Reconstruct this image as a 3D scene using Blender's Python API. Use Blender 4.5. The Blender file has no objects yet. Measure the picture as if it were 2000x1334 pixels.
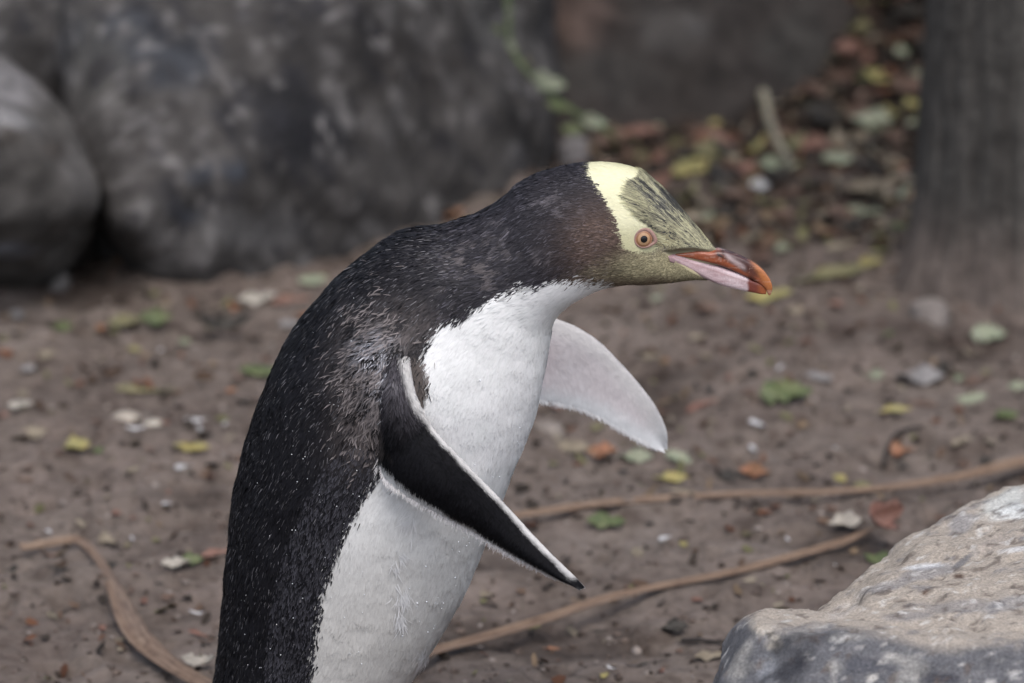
import bpy, bmesh, math, random
import numpy as np
from mathutils import Vector
from mathutils.bvhtree import BVHTree

random.seed(7)
RNG = np.random.default_rng(11)
scene = bpy.context.scene
COL = scene.collection

# ------------------------------------------------------------------ camera
FOC, SENS = 205.0, 36.0            # telephoto lens, full frame
TH = math.radians(16.8)            # looking down by this much
D0 = 4.39                          # metres along the axis to the bird
ZC = 0.36
HC = ZC + D0 * math.sin(TH)        # eye height of the photographer
Y0 = D0 * math.cos(TH)             # upright plane through the middle of the bird
KPX = D0 * SENS / FOC / 2000.0     # metres per photo pixel at the bird
cd = bpy.data.cameras.new("camera")
cam = bpy.data.objects.new("camera", cd)
COL.objects.link(cam)
cam.location = (0, 0, HC)
cam.rotation_euler = (math.pi / 2 - TH, 0, 0)
cd.lens = FOC
cd.sensor_width = SENS
cd.clip_start = 0.1
cd.clip_end = 500
cd.dof.use_dof = True
cd.dof.focus_distance = D0 - 0.05
cd.dof.aperture_fstop = 5.6
scene.camera = cam

# ------------------------------------------------------------------ light
SUN_EL, SUN_AZ = 64.0, 165.0       # soft light through cloud, from above and behind the photographer
world = bpy.data.worlds.new("World")
scene.world = world
world.use_nodes = True
wn = world.node_tree
wn.nodes.clear()
sky = wn.nodes.new("ShaderNodeTexSky")
sky.sky_type = 'NISHITA'
sky.sun_disc = False
sky.sun_elevation = math.radians(SUN_EL)
sky.sun_rotation = math.radians(SUN_AZ)
sky.dust_density = 4.0
hs = wn.nodes.new("ShaderNodeHueSaturation")
hs.inputs["Saturation"].default_value = 0.8
bg = wn.nodes.new("ShaderNodeBackground")
bg.inputs["Strength"].default_value = 0.15
wo = wn.nodes.new("ShaderNodeOutputWorld")
wn.links.new(sky.outputs[0], hs.inputs["Color"])
wn.links.new(hs.outputs[0], bg.inputs["Color"])
wn.links.new(bg.outputs[0], wo.inputs["Surface"])
sl = bpy.data.lights.new("sun", 'SUN')
sl.energy = 0.9
sl.angle = math.radians(60)
sl.color = (1.0, 0.99, 0.975)
sun = bpy.data.objects.new("sun", sl)
COL.objects.link(sun)
el, az = math.radians(SUN_EL), math.radians(SUN_AZ)
sdir = Vector((math.sin(az) * math.cos(el), math.cos(az) * math.cos(el), math.sin(el)))
sun.rotation_euler = sdir.to_track_quat('Z', 'Y').to_euler()
sun.location = (0, 0, 6)

scene.view_settings.view_transform = 'Standard'
scene.view_settings.look = 'None'
scene.view_settings.exposure = 0.58
scene.view_settings.gamma = 1.0
scene.render.engine = 'CYCLES'
scene.cycles.use_denoising = True
scene.cycles.max_bounces = 6

# ------------------------------------------------------------------ pixel <-> place
CT, ST = math.cos(TH), math.sin(TH)
def ray(px, py):
    a = (px - 1000.0) / 2000.0 * SENS / FOC
    b = (667.0 - py) / 2000.0 * SENS / FOC
    return np.array([a, CT + b * ST, -ST + b * CT])
def W(px, py, Y):                  # the point of that pixel's ray on the upright plane y = Y
    r = ray(px, py)
    return np.array([0, 0, HC]) + r * (Y / r[1])
def project(P):                    # world points (N,3) -> photo pixels (N,2)
    P = np.asarray(P, float)
    x, y, z = P[..., 0], P[..., 1], P[..., 2] - HC
    d = y * CT - z * ST
    u = y * ST + z * CT
    s = 2000.0 * FOC / SENS
    return np.stack([1000 + s * x / d, 667 - s * u / d], -1)

# ------------------------------------------------------------------ noise
def _hash(i, j, k, seed):
    h = (i * 374761393 + j * 668265263 + k * 2147483647 + seed * 1274126177) & 0xFFFFFFFF
    h = ((h ^ (h >> 13)) * 1274126177) & 0xFFFFFFFF
    h = h ^ (h >> 16)
    return (h & 0xFFFF) / 65535.0
def vnoise(p, seed=0):
    p = np.asarray(p, float)
    f = np.floor(p).astype(np.int64)
    t = p - f
    t = t * t * (3 - 2 * t)
    out = 0
    for a in (0, 1):
        wx = t[..., 0] if a else 1 - t[..., 0]
        for b in (0, 1):
            wy = t[..., 1] if b else 1 - t[..., 1]
            for c in (0, 1):
                wz = t[..., 2] if c else 1 - t[..., 2]
                out = out + wx * wy * wz * _hash(f[..., 0] + a, f[..., 1] + b, f[..., 2] + c, seed)
    return out * 2 - 1
def fbm(p, octaves=4, seed=0, gain=0.5):
    p = np.asarray(p, float)
    s, amp, tot = 0, 1.0, 0
    for o in range(octaves):
        s = s + amp * vnoise(p * (2.03 ** o), seed + o * 17)
        tot += amp
        amp *= gain
    return s / tot
def sstep(a, b, x):
    t = np.clip((x - a) / (b - a), 0, 1)
    return t * t * (3 - 2 * t)
def mixc(a, b, t):
    return a * (1 - t[..., None]) + b * t[..., None]

# ------------------------------------------------------------------ object helpers
def tag(o, label=None, cat=None, group=None, kind=None):
    if label: o["label"] = label
    if cat: o["category"] = cat
    if group: o["group"] = group
    if kind: o["kind"] = kind
    return o
def empty(name, loc):
    o = bpy.data.objects.new(name, None)
    o.empty_display_size = 0.05
    COL.objects.link(o)
    o.location = loc
    return o
def mesh_obj(name, verts, faces, mat=None, parent=None, cols=None, normals=None, smooth=True):
    verts = np.asarray(verts, float)
    if parent is not None:
        off = np.array(WORLD[parent.name])
        verts = verts - off
    me = bpy.data.meshes.new(name)
    if isinstance(faces, np.ndarray) and faces.ndim == 2:
        n, k = faces.shape
        me.vertices.add(len(verts))
        me.vertices.foreach_set("co", verts.astype(np.float32).ravel())
        me.loops.add(n * k)
        me.loops.foreach_set("vertex_index", faces.astype(np.int32).ravel())
        me.polygons.add(n)
        me.polygons.foreach_set("loop_start", np.arange(0, n * k, k, dtype=np.int32))
        me.update(calc_edges=True)
        me.validate()
    else:
        me.from_pydata([tuple(v) for v in verts], [], [tuple(int(i) for i in f) for f in faces])
        me.update()
    if smooth:
        me.polygons.foreach_set("use_smooth", np.ones(len(me.polygons), dtype=bool))
    if cols is not None:
        at = me.attributes.new("Col", 'FLOAT_COLOR', 'POINT')
        c4 = np.ones((len(verts), 4), np.float32)
        c4[:, :3] = cols
        at.data.foreach_set("color", c4.ravel())
    if normals is not None:
        me.normals_split_custom_set_from_vertices(np.asarray(normals, np.float32).tolist())
    if mat: me.materials.append(mat)
    o = bpy.data.objects.new(name, me)
    COL.objects.link(o)
    if parent is not None:
        o.parent = parent
        WORLD[o.name] = WORLD[parent.name]
    else:
        WORLD[o.name] = (0, 0, 0)
    return o
WORLD = {}
def rebase(o, origin):             # move a mesh object's origin to a point of its own
    origin = Vector(origin)
    me = o.data
    n = len(me.vertices)
    co = np.empty(n * 3, np.float32)
    me.vertices.foreach_get("co", co)
    co = co.reshape(-1, 3) - np.array(origin, np.float32)
    me.vertices.foreach_set("co", co.ravel())
    me.update()
    o.location = origin
    WORLD[o.name] = tuple(origin)

# ------------------------------------------------------------------ materials
def new_mat(name):
    m = bpy.data.materials.new(name)
    m.use_nodes = True
    nt = m.node_tree
    b = nt.nodes["Principled BSDF"]
    return m, nt, b
def noise_node(nt, scale, detail=6, rough=0.6, vec=None, dist=0.0):
    n = nt.nodes.new("ShaderNodeTexNoise")
    n.inputs["Scale"].default_value = scale
    n.inputs["Detail"].default_value = detail
    n.inputs["Roughness"].default_value = rough
    n.inputs["Distortion"].default_value = dist
    if vec is not None: nt.links.new(vec, n.inputs["Vector"])
    return n
def ramp(nt, fac, stops):
    r = nt.nodes.new("ShaderNodeValToRGB")
    e = r.color_ramp.elements
    while len(e) < len(stops): e.new(0.5)
    for i, (p, c) in enumerate(stops):
        e[i].position = p
        e[i].color = (*c, 1)
    nt.links.new(fac, r.inputs["Fac"])
    return r
def mixn(nt, a, b, fac, mode='MIX'):
    m = nt.nodes.new("ShaderNodeMix")
    m.data_type = 'RGBA'
    m.blend_type = mode
    for s, v in ((m.inputs["A"], a), (m.inputs["B"], b), (m.inputs["Factor"], fac)):
        pass
    for idx, v in ((6, a), (7, b), (0, fac)):
        if isinstance(v, (int, float)): m.inputs[idx].default_value = v
        elif isinstance(v, tuple): m.inputs[idx].default_value = (*v, 1)
        else: nt.links.new(v, m.inputs[idx])
    return m.outputs[2]
def bump(nt, b, height, strength=0.4, dist=0.01):
    n = nt.nodes.new("ShaderNodeBump")
    n.inputs["Strength"].default_value = strength
    n.inputs["Distance"].default_value = dist
    nt.links.new(height, n.inputs["Height"])
    nt.links.new(n.outputs[0], b.inputs["Normal"])
def objcoord(nt):
    return nt.nodes.new("ShaderNodeTexCoord").outputs["Object"]
def attr_mat(name, rough=0.6, spec=0.3, sheen=0.0, noise=None, coat=0.0, transl=0.0):
    m, nt, b = new_mat(name)
    a = nt.nodes.new("ShaderNodeAttribute")
    a.attribute_name = "Col"
    c = a.outputs["Color"]
    if noise:
        n = noise_node(nt, noise[0], 8, 0.65, objcoord(nt))
        r = ramp(nt, n.outputs["Fac"], [(0.3, (noise[1],) * 3), (0.7, (noise[2],) * 3)])
        c = mixn(nt, c, r.outputs[0], 1.0, 'MULTIPLY')
        if len(noise) > 3: bump(nt, b, n.outputs["Fac"], noise[3], 0.01)
    nt.links.new(c, b.inputs["Base Color"])
    b.inputs["Roughness"].default_value = rough
    b.inputs["Specular IOR Level"].default_value = spec
    b.inputs["Sheen Weight"].default_value = sheen
    b.inputs["Coat Weight"].default_value = coat
    if transl > 0:
        t = nt.nodes.new("ShaderNodeBsdfTranslucent")
        nt.links.new(c, t.inputs["Color"])
        mx = nt.nodes.new("ShaderNodeMixShader")
        mx.inputs[0].default_value = transl
        nt.links.new(b.outputs[0], mx.inputs[1])
        nt.links.new(t.outputs[0], mx.inputs[2])
        nt.links.new(mx.outputs[0], nt.nodes["Material Output"].inputs["Surface"])
    return m

# ================================================================== THE GROUND
def ground_h(x, y):
    x = np.asarray(x, float); y = np.asarray(y, float)
    p = np.stack([x, y, np.zeros_like(x)], -1)
    h = 0.016 * fbm(p * 2.6, 3, 1) + 0.012 * fbm(p * 11, 3, 5) + 0.0055 * fbm(p * 38, 3, 9)
    pits = fbm(p * np.array([24, 20, 1]), 3, 31)
    h = h - 0.008 * sstep(0.22, 0.5, pits) + 0.006 * sstep(0.25, 0.5, fbm(p * np.array([17, 19, 1]), 2, 77))
    # the leafy bank that climbs behind the tree
    bank = sstep(0.0, 1.0, (y - 6.0) / 0.9) * sstep(0.12, 0.5, x - 0.1 + 0.05 * vnoise(p * 4, 3))
    h = h + 0.42 * bank
    far = sstep(3.0, 9.0, np.hypot(x, y - 5.2))
    return h * (1 - far * 0.8)
def axis(lo, hi, step, far, n):
    g = np.arange(lo, hi + step / 2, step)
    e = (np.geomspace(step, far, n)).cumsum()
    return np.concatenate([lo - e[::-1], g, hi + e])
gx = axis(-0.85, 0.85, 0.0065, 16.0, 34)
gy = axis(4.15, 7.0, 0.0075, 16.0, 34)
GX, GY = np.meshgrid(gx, gy, indexing='ij')
GZ = ground_h(GX, GY)
GP = np.stack([GX, GY, GZ], -1)
def grid_faces(a, b, wrap=False):
    i, j = np.meshgrid(np.arange(a - 1), np.arange(b if wrap else b - 1), indexing='ij')
    j2 = (j + 1) % b
    return np.stack([i * b + j, (i + 1) * b + j, (i + 1) * b + j2, i * b + j2], -1).reshape(-1, 4)

m, nt, b = new_mat("trodden_earth")
oc = objcoord(nt)
n1 = noise_node(nt, 4.5, 8, 0.62, oc)
n2 = noise_node(nt, 60, 8, 0.7, oc)
n3 = noise_node(nt, 17, 6, 0.6, oc, 0.4)
c1 = ramp(nt, n1.outputs["Fac"], [(0.3, (0.112, 0.088, 0.076)), (0.55, (0.158, 0.129, 0.111)), (0.75, (0.19, 0.160, 0.140))])
c2 = ramp(nt, n2.outputs["Fac"], [(0.28, (0.42, 0.38, 0.36)), (0.5, (0.95, 0.95, 0.95)), (0.72, (1.25, 1.25, 1.25))])
c3 = ramp(nt, n3.outputs["Fac"], [(0.30, (0.52, 0.47, 0.44)), (0.46, (1, 1, 1)), (0.68, (1.12, 1.10, 1.10))])
cc = mixn(nt, c1.outputs[0], c2.outputs[0], 1.0, 'MULTIPLY')
cc = mixn(nt, cc, c3.outputs[0], 1.0, 'MULTIPLY')
ga = nt.nodes.new("ShaderNodeAttribute"); ga.attribute_name = "Col"
cc = mixn(nt, cc, ga.outputs["Color"], 1.0, 'MULTIPLY')
nt.links.new(cc, b.inputs["Base Color"])
b.inputs["Roughness"].default_value = 0.85
b.inputs["Specular IOR Level"].default_value = 0.25
bump(nt, b, n2.outputs["Fac"], 0.8, 0.010)
M_EARTH = m
hum = sstep(5.75, 6.15, GY + 0.12 * fbm(GP * 5, 3, 88)) * sstep(-0.1, 0.15, GX)
hum = np.maximum(hum, 0.75 * sstep(0.10, 0.45, fbm(GP * np.array([7, 5, 1]), 4, 120)))
gcol = mixc(np.ones((GX.size, 3)), np.array([0.30, 0.27, 0.25]), hum.ravel())
gcol = mixc(gcol, np.array([1.28, 1.27, 1.27]), 0.8 * sstep(0.15, 0.5, fbm(GP * np.array([9, 6, 1]), 4, 140)).ravel())
ground = mesh_obj("ground", GP.reshape(-1, 3), grid_faces(len(gx), len(gy)), M_EARTH, cols=gcol)
tag(ground, "trodden grey brown bare earth around the penguin", "ground", kind="structure")

def gz_at(x, y):                   # height of the built ground sheet
    i = int(np.clip(np.searchsorted(gx, x) - 1, 0, len(gx) - 2)); j = int(np.clip(np.searchsorted(gy, y) - 1, 0, len(gy) - 2))
    u = (x - gx[i]) / (gx[i + 1] - gx[i]); v = (y - gy[j]) / (gy[j + 1] - gy[j])
    return (GZ[i, j] * (1 - u) + GZ[i + 1, j] * u) * (1 - v) + (GZ[i, j + 1] * (1 - u) + GZ[i + 1, j + 1] * u) * v
_ts = np.linspace(3.6, 9.0, 700)
def G(px, py, lift=0.0):           # where that pixel's ray meets the ground: march, then refine
    r = ray(px, py)
    X, Y, Z = r[0] * _ts, r[1] * _ts, HC + r[2] * _ts
    i = np.clip(np.searchsorted(gx, X) - 1, 0, len(gx) - 2); j = np.clip(np.searchsorted(gy, Y) - 1, 0, len(gy) - 2)
    under = np.nonzero(Z < GZ[i, j])[0]
    k = int(under[0]) if len(under) else len(_ts) - 1
    lo, hi = _ts[max(k - 3, 0)], _ts[min(k + 2, len(_ts) - 1)]
    for _ in range(18):
        t = (lo + hi) / 2
        if HC + r[2] * t < gz_at(r[0] * t, r[1] * t): hi = t
        else: lo = t
    p = r * hi
    return np.array([p[0], p[1], HC + p[2]])
def kpx(P):                        # metres per photo pixel at a place
    d = P[1] * CT - (P[2] - HC) * ST
    return d * SENS / FOC / 2000.0

# ================================================================== ROCKS
def rock_mesh(hulls, voxel, amps, seed, relax=1):
    bm = bmesh.new()
    for pts in hulls:
        vs = [bm.verts.new(tuple(p)) for p in pts]
        r = bmesh.ops.convex_hull(bm, input=vs)
        kill = [g for g in set(r["geom_interior"] + r["geom_unused"]) if isinstance(g, bmesh.types.BMVert) and g.is_valid]
        bmesh.ops.delete(bm, geom=kill, context='VERTS')
    bmesh.ops.recalc_face_normals(bm, faces=bm.faces)
    me = bpy.data.meshes.new("tmp"); bm.to_mesh(me); bm.free()
    o = bpy.data.objects.new("tmp", me); COL.objects.link(o)
    md = o.modifiers.new("r", 'REMESH'); md.mode = 'VOXEL'; md.voxel_size = voxel
    sm = o.modifiers.new("s", 'SMOOTH'); sm.factor = 0.5; sm.iterations = relax
    dg = bpy.context.evaluated_depsgraph_get()
    ev = o.evaluated_get(dg)
    em = ev.to_mesh()
    n = len(em.vertices)
    co = np.empty(n * 3, np.float32); em.vertices.foreach_get("co", co); co = co.reshape(-1, 3).astype(float)
    no = np.empty(n * 3, np.float32); em.vertices.foreach_get("normal", no); no = no.reshape(-1, 3).astype(float)
    faces = [tuple(p.vertices) for p in em.polygons]
    ev.to_mesh_clear()
    bpy.data.objects.remove(o); bpy.data.meshes.remove(me)
    d = 0
    for k, (freq, amp, mode) in enumerate(amps):
        f = fbm(co * freq, 4, seed + 13 * k)
        if mode == 'r': f = 1 - 2.2 * np.abs(f)
        if mode == 'p': f = -sstep(0.25, 0.55, f)
        d = d + amp * f
    co = co + no * d[:, None]
    return co, faces, no
def stain(uv, blobs, base):
    """colour patches of the stone, each an ellipse with a ragged rim: (px, py, rx, ry, angle, colour, strength)"""
    c = np.tile(np.array(base, float), (len(uv), 1))
    for (bx, by, rx, ry, an, cl, st) in blobs:
        a = math.radians(an)
        dx, dy = uv[:, 0] - bx, uv[:, 1] - by
        u = (dx * math.cos(a) + dy * math.sin(a)) / rx
        v = (-dx * math.sin(a) + dy * math.cos(a)) / ry
        q = np.stack([uv[:, 0] / 45.0, uv[:, 1] / 45.0, np.full(len(uv), bx * 0.13)], -1)
        r = np.hypot(u, v) + 0.55 * fbm(q, 3, int(bx) & 255)
        w = st * (1 - sstep(0.55, 1.15, r))
        c = mixc(c, np.array(cl, float), w)
    return c
M_ROCK = attr_mat("weathered_rock", 0.85, 0.2, noise=(28, 0.52, 1.46, 0.8))
M_LIME = attr_mat("limestone", 0.8, 0.25, noise=(420, 0.58, 1.34, 0.35))

def boulder(name, label, hulls, voxel, amps, seed, blobs, base, mat, group=None, cat="boulder", streak=None):
    co, faces, no = rock_mesh(hulls, voxel, amps, seed)
    uv = project(co)
    c = stain(uv, blobs, base)
    n1 = fbm(co * 14, 4, seed + 3)
    c = c * (1 + 0.35 * n1)[:, None] * (0.72 if name == 'boulder' else 1.0)
    if streak:                     # pale mineral flecks that run down the face
        a = math.radians(streak[0])
        q = np.stack([(uv[:, 0] * math.cos(a) + uv[:, 1] * math.sin(a)) / 70.0, (-uv[:, 0] * math.sin(a) + uv[:, 1] * math.cos(a)) / 22.0, no[:, 0] * 0.3], -1)
        f = fbm(q, 3, seed + 8)
        c = mixc(c, np.array(streak[1]), sstep(0.22, 0.6, f) * streak[2])
        c = mixc(c, np.array([0.02, 0.02, 0.024]), sstep(0.12, 0.5, -f) * 0.75)
        f2 = fbm(q * 2.3 + 31, 3, seed + 18)
        c = mixc(c, np.array(streak[1]) * 1.35, sstep(0.30, 0.6, f2) * streak[2])
        c = mixc(c, np.array([0.03, 0.026, 0.024]), sstep(0.28, 0.6, -f2) * 0.6)
    o = mesh_obj(name, co, faces, mat, cols=np.clip(c, 0.004, 0.9))
    lo = co.min(0)
    rebase(o, ((co[:, 0].min() + co[:, 0].max()) / 2, (co[:, 1].min() + co[:, 1].max()) / 2, max(lo[2], 0)))
    tag(o, label, cat, group)
    return o
def base_pts(pxs, sink=0.05):
    out = []
    for (x, y) in pxs:
        p = G(x, y)
        out.append(p + np.array([0, 0, -sink]))
    return out

GREY, DARK, PALE, BLUE = (0.078, 0.073, 0.070), (0.022, 0.022, 0.025), (0.20, 0.188, 0.184), (0.06, 0.070, 0.090)
# the big grey boulder behind the bird
f = base_pts([(230, 480), (330, 522), (450, 515), (600, 490), (740, 445), (900, 410), (1020, 378), (1095, 340)])
f += [W(190, 60, 5.74), W(150, 150, 5.72), W(235, 330, 5.60), W(262, 420, 5.56), W(360, -60, 5.78), W(700, -60, 5.86), W(1040, -60, 6.12), W(1095, 250, 6.02), W(1055, 120, 6.06)]
f += [W(560, 250, 5.70), W(820, 210, 5.86), W(330, 330, 5.63)]
f += [W(100, -700, 6.1), W(1000, -700, 6.35), W(100, -700, 7.2), W(1100, -500, 7.2), W(60, 300, 7.0), W(1080, 300, 7.0)]
fl_ = [W(-400, 300, 5.84), W(-400, -80, 5.90), W(60, 30, 5.80), W(200, 40, 5.78), W(160, 300, 5.92), W(-400, 560, 5.85), W(160, 560, 5.95), W(-400, -700, 6.2), W(250, -700, 6.2), W(-400, -700, 7.0), W(300, -700, 7.0), W(-400, 300, 7.0), W(300, 300, 7.0)]
boulder("boulder", "big grey boulder with dark bluish patches rising behind the penguin's back", [f, fl_], 0.011,
        [(3.0, 0.045, 'n'), (7.0, 0.014, 'r'), (16.0, 0.009, 'n'), (30.0, 0.007, 'n'), (70.0, 0.004, 'n')], 5,
        [(300, 90, 140, 80, 20, (0.05, 0.055, 0.065), 0.9), (560, 240, 110, 130, 30, DARK, 0.95), (640, 60, 180, 90, 10, (0.04, 0.038, 0.038), 0.8),
         (820, 130, 120, 90, 20, (0.05, 0.045, 0.043), 0.7), (290, 125, 16, 12, 0, PALE, 1), (405, 95, 12, 40, -20, PALE, .8), (425, 135, 18, 24, 0, PALE, 1),
         (445, 165, 12, 26, -30, PALE, .8), (460, 330, 26, 22, 0, BLUE, 0.9), (310, 290, 14, 22, 0, PALE, .6), (400, 340, 30, 16, -20, BLUE, .8),
         (365, 420, 40, 20, 10, BLUE, .8), (330, 470, 90, 34, 25, PALE, .8), (560, 420, 14, 26, -10, PALE, .8), (665, 395, 16, 34, -35, PALE, .7),
         (490, 450, 120, 40, 5, (0.17, 0.165, 0.165), .8), (775, 190, 18, 26, 0, PALE, .8), (890, 160, 22, 30, 20, PALE, .6), (925, 225, 18, 20, 0, PALE, .8),
         (740, 240, 14, 50, -30, (0.18, 0.17, 0.165), .8), (670, 20, 26, 22, 0, (0.16, 0.15, 0.15), .8), (860, 65, 24, 20, 0, PALE, .6), (650, 260, 60, 90, 20, DARK, .7),
         (1010, 310, 30, 26, 0, (0.2, 0.19, 0.19), .8), (190, 140, 70, 90, 0, (0.12, 0.115, 0.105), .6), (960, 40, 60, 60, 0, (0.12, 0.118, 0.115), .6)],
        GREY, M_ROCK, "rocks behind the penguin", streak=(58, (0.145, 0.138, 0.136), 0.75))
# the boulder at the left
f = base_pts([(-260, 545), (60, 520), (172, 455)])
f += [W(178, 390, 5.55), W(112, 225, 5.60), W(0, 128, 5.64), W(-260, 60, 5.66), W(-260, 262, 5.45), W(15, 262, 5.46), W(98, 285, 5.51), W(120, 400, 5.48), W(20, 420, 5.45)]
f += [W(-260, 60, 6.1), W(0, 150, 6.0), W(100, 320, 5.9)]
boulder("boulder", "angular grey boulder with a pale sloping top beside a dark crevice", [f], 0.010,
        [(4.0, 0.014, 'n'), (9.0, 0.010, 'r'), (22.0, 0.007, 'r'), (45.0, 0.004, 'n')], 21,
        [(10, 170, 60, 70, 0, (0.27, 0.26, 0.265), .9), (75, 185, 26, 30, 0, PALE, .7), (30, 235, 60, 22, 10, (0.30, 0.295, 0.30), .8), (20, 262, 60, 22, 0, (0.06, 0.052, 0.046), .7),
         (150, 340, 30, 60, -25, (0.16, 0.15, 0.145), .7), (80, 340, 30, 40, 0, (0.06, 0.056, 0.052), .6), (25, 490, 40, 18, 0, (0.2, 0.22, 0.26), .8), (110, 290, 30, 20, 0, (.07, .058, .05), .6)],
        (0.092, 0.086, 0.081), M_ROCK, "rocks behind the penguin")
# the brown rock behind the litter
f = base_pts([(1000, 285), (1100, 262), (1200, 240), (1320, 232), (1430, 232), (1500, 225)])
f += [W(1010, -80, 6.35), W(1180, 60, 6.28), W(1350, 60, 6.30), W(1600, 80, 6.38), W(1780, -90, 6.52), W(1700, 20, 6.44), W(1560, 190, 6.30), W(1000, -500, 6.7), W(1650, -500, 6.8), W(1000, -400, 7.5), W(1750, -300, 7.5), W(1600, 230, 7.2), W(1000, 230, 7.2)]
boulder("boulder", "dark brown rock with a reddish corner behind the leaf litter", [f], 0.013,
        [(3.0, 0.05, 'n'), (7.0, 0.025, 'r'), (22.0, 0.01, 'n'), (50.0, 0.004, 'n')], 44,
        [(1120, 30, 90, 70, 0, (0.12, 0.085, 0.072), .9), (1320, 60, 80, 60, 10, (0.10, 0.094, 0.09), .6), (1200, 150, 120, 60, 0, (0.06, 0.056, 0.052), .6),
         (1370, 140, 60, 40, 0, (0.035, 0.03, 0.027), .8), (1560, 90, 90, 90, 0, (0.05, 0.048, 0.044), .6)],
        (0.048, 0.041, 0.037), M_ROCK, "rocks behind the penguin")
f = base_pts([(1600, 60), (1680, 40), (1760, 36), (1850, 36), (1980, 40)])  # added rock: fills an unclear dark spot above the bank
f += [W(1590, -120, 7.3), W(1700, -60, 7.1), W(1800, -60, 7.1), W(1980, -120, 7.3), W(1600, -420, 7.6), W(1950, -420, 7.6), W(1600, 20, 8.2), W(1980, 20, 8.2)]
boulder("boulder", "added blackish rock filling the dark top of the leafy bank behind the trunk", [f], 0.014, [(3.0, 0.05, 'n'), (7.0, 0.02, 'r'), (22.0, 0.01, 'n')], 91, [], (0.035, 0.034, 0.028), M_ROCK, "rocks behind the penguin")
# stones tucked against the boulders
def stone(label, px, py, w, h, base, seed, cat="stone", group="small stones at the foot of the boulders"):
    p = G(px, py); k = kpx(p); r = w * k / 2; hh = h * k
    rr = np.random.default_rng(seed)
    pts = []
    for i in range(14):
        a = i / 14 * 2 * math.pi
        pts.append(p + np.array([math.cos(a) * r * rr.uniform(.8, 1.05), math.sin(a) * r * rr.uniform(.7, 1.0) * .8, -0.012]))
        pts.append(p + np.array([math.cos(a) * r * rr.uniform(.65, .95), math.sin(a) * r * rr.uniform(.6, .9) * .8, hh * rr.uniform(.35, .8)]))
    pts.append(p + np.array([0, 0, hh]))
    return boulder("stone", label, [pts], max(0.0035, r / 14), [(20 / max(r, .02) * .04, r * 0.13, 'n'), (60, r * 0.06, 'n')], seed, [], base, M_ROCK, group, cat)
stone("brownish lump of rock wedged at the foot of the dark crevice", 235, 492, 95, 105, (0.15, 0.135, 0.125), 3)
stone("pale blue grey stone under the angular boulder", 8, 548, 60, 55, (0.30, 0.31, 0.33), 4)
stone("grey pointed stone in the corner between grey and brown rock", 1120, 318, 75, 60, (0.16, 0.15, 0.15), 6)
stone("small grey stone in the soil below the crevice", 115, 555, 60, 30, (0.14, 0.13, 0.125), 8)
stone("low mud coated stone at the foot of the tree trunk", 1815, 622, 95, 42, (0.17, 0.15, 0.138), 9)
stone("flat grey tan stone behind the penguin's belly", 1072, 845, 80, 26, (0.20, 0.175, 0.155), 12)

# the pale block in the foreground
top = [W(1592, 1208, 4.12), W(1640, 1178, 4.15), W(1740, 1098, 4.22), W(1810, 1040, 4.26), W(1870, 1004, 4.28), W(1930, 974, 4.30), W(2010, 946, 4.32), W(2250, 900, 4.34), W(2600, 930, 4.34),
       W(1640, 1232, 3.98), W(1800, 1250, 3.94), W(2000, 1262, 3.92), W(2600, 1300, 3.90)]
low = [np.array([p[0] - 0.02, p[1] + 0.01, -0.03]) for p in top[:9]]
frt = [np.array([p[0] - 0.015, p[1] - 0.05, p[2] - 0.07]) for p in top[9:]] + [np.array([p[0] - 0.02, p[1] - 0.10, -0.03]) for p in top[9:]]
knob = [W(1490, 1199, 4.02), W(1455, 1222, 4.02), W(1425, 1262, 4.02), W(1398, 1330, 4.02), W(1385, 1400, 4.03), W(1535, 1206, 4.02), W(1600, 1216, 4.02), W(1700, 1222, 4.04),
        W(1480, 1225, 3.95), W(1560, 1236, 3.93), W(1680, 1250, 3.92), W(1420, 1340, 3.93), W(1500, 1420, 3.88), W(1700, 1420, 3.86), W(1850, 1262, 3.90), W(2050, 1272, 3.89), W(2300, 1300, 3.88), W(2300, 1430, 3.84), W(1950, 1425, 3.85)]
kl = [np.array([p[0], p[1], -0.03]) for p in knob]
hull2 = knob + kl
co, faces, no = rock_mesh([top + low + frt, hull2], 0.0036, [(9.0, 0.008, 'n'), (24.0, 0.0045, 'r'), (60.0, 0.0020, 'n'), (150.0, 0.0010, 'n'), (16.0, 0.005, 'p'), (45.0, 0.003, 'p')], 60, 1)
uv = project(co)
blobs = [(1960, 985, 60, 26, -25, (0.46, 0.47, 0.45), .9), (1985, 1002, 60, 14, -10, (0.60, 0.62, 0.61), .8), (1880, 1020, 30, 20, -40, (0.26, 0.25, 0.25), .8),
         (1800, 1107, 50, 6, -5, (0.55, 0.56, 0.57), .9), (1990, 1072, 50, 6, -8, (0.5, 0.5, 0.5), .8), (1800, 1120, 70, 12, -10, (0.20, 0.195, 0.20), .7), (1735, 1145, 60, 10, -15, (0.20, 0.195, 0.20), .7),
         (1880, 1097, 26, 7, -40, (0.13, 0.13, 0.14), .8), (1870, 1125, 14, 6, 0, (0.09, 0.06, 0.045), 1), (1807, 1157, 8, 5, 0, (0.09, 0.06, 0.045), 1), (1960, 1180, 60, 16, -10, (0.24, 0.235, 0.235), .7),
         (1650, 1190, 40, 14, -30, (0.42, 0.38, 0.34), .7), (1950, 1060, 60, 20, -20, (0.33, 0.29, 0.26), .5), (1860, 1185, 90, 12, -5, (0.20, 0.19, 0.19), .6), (1780, 1203, 60, 10, -5, (0.22, 0.21, 0.21), .6)]
tops = stain(uv, blobs, (0.335, 0.295, 0.250))
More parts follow.
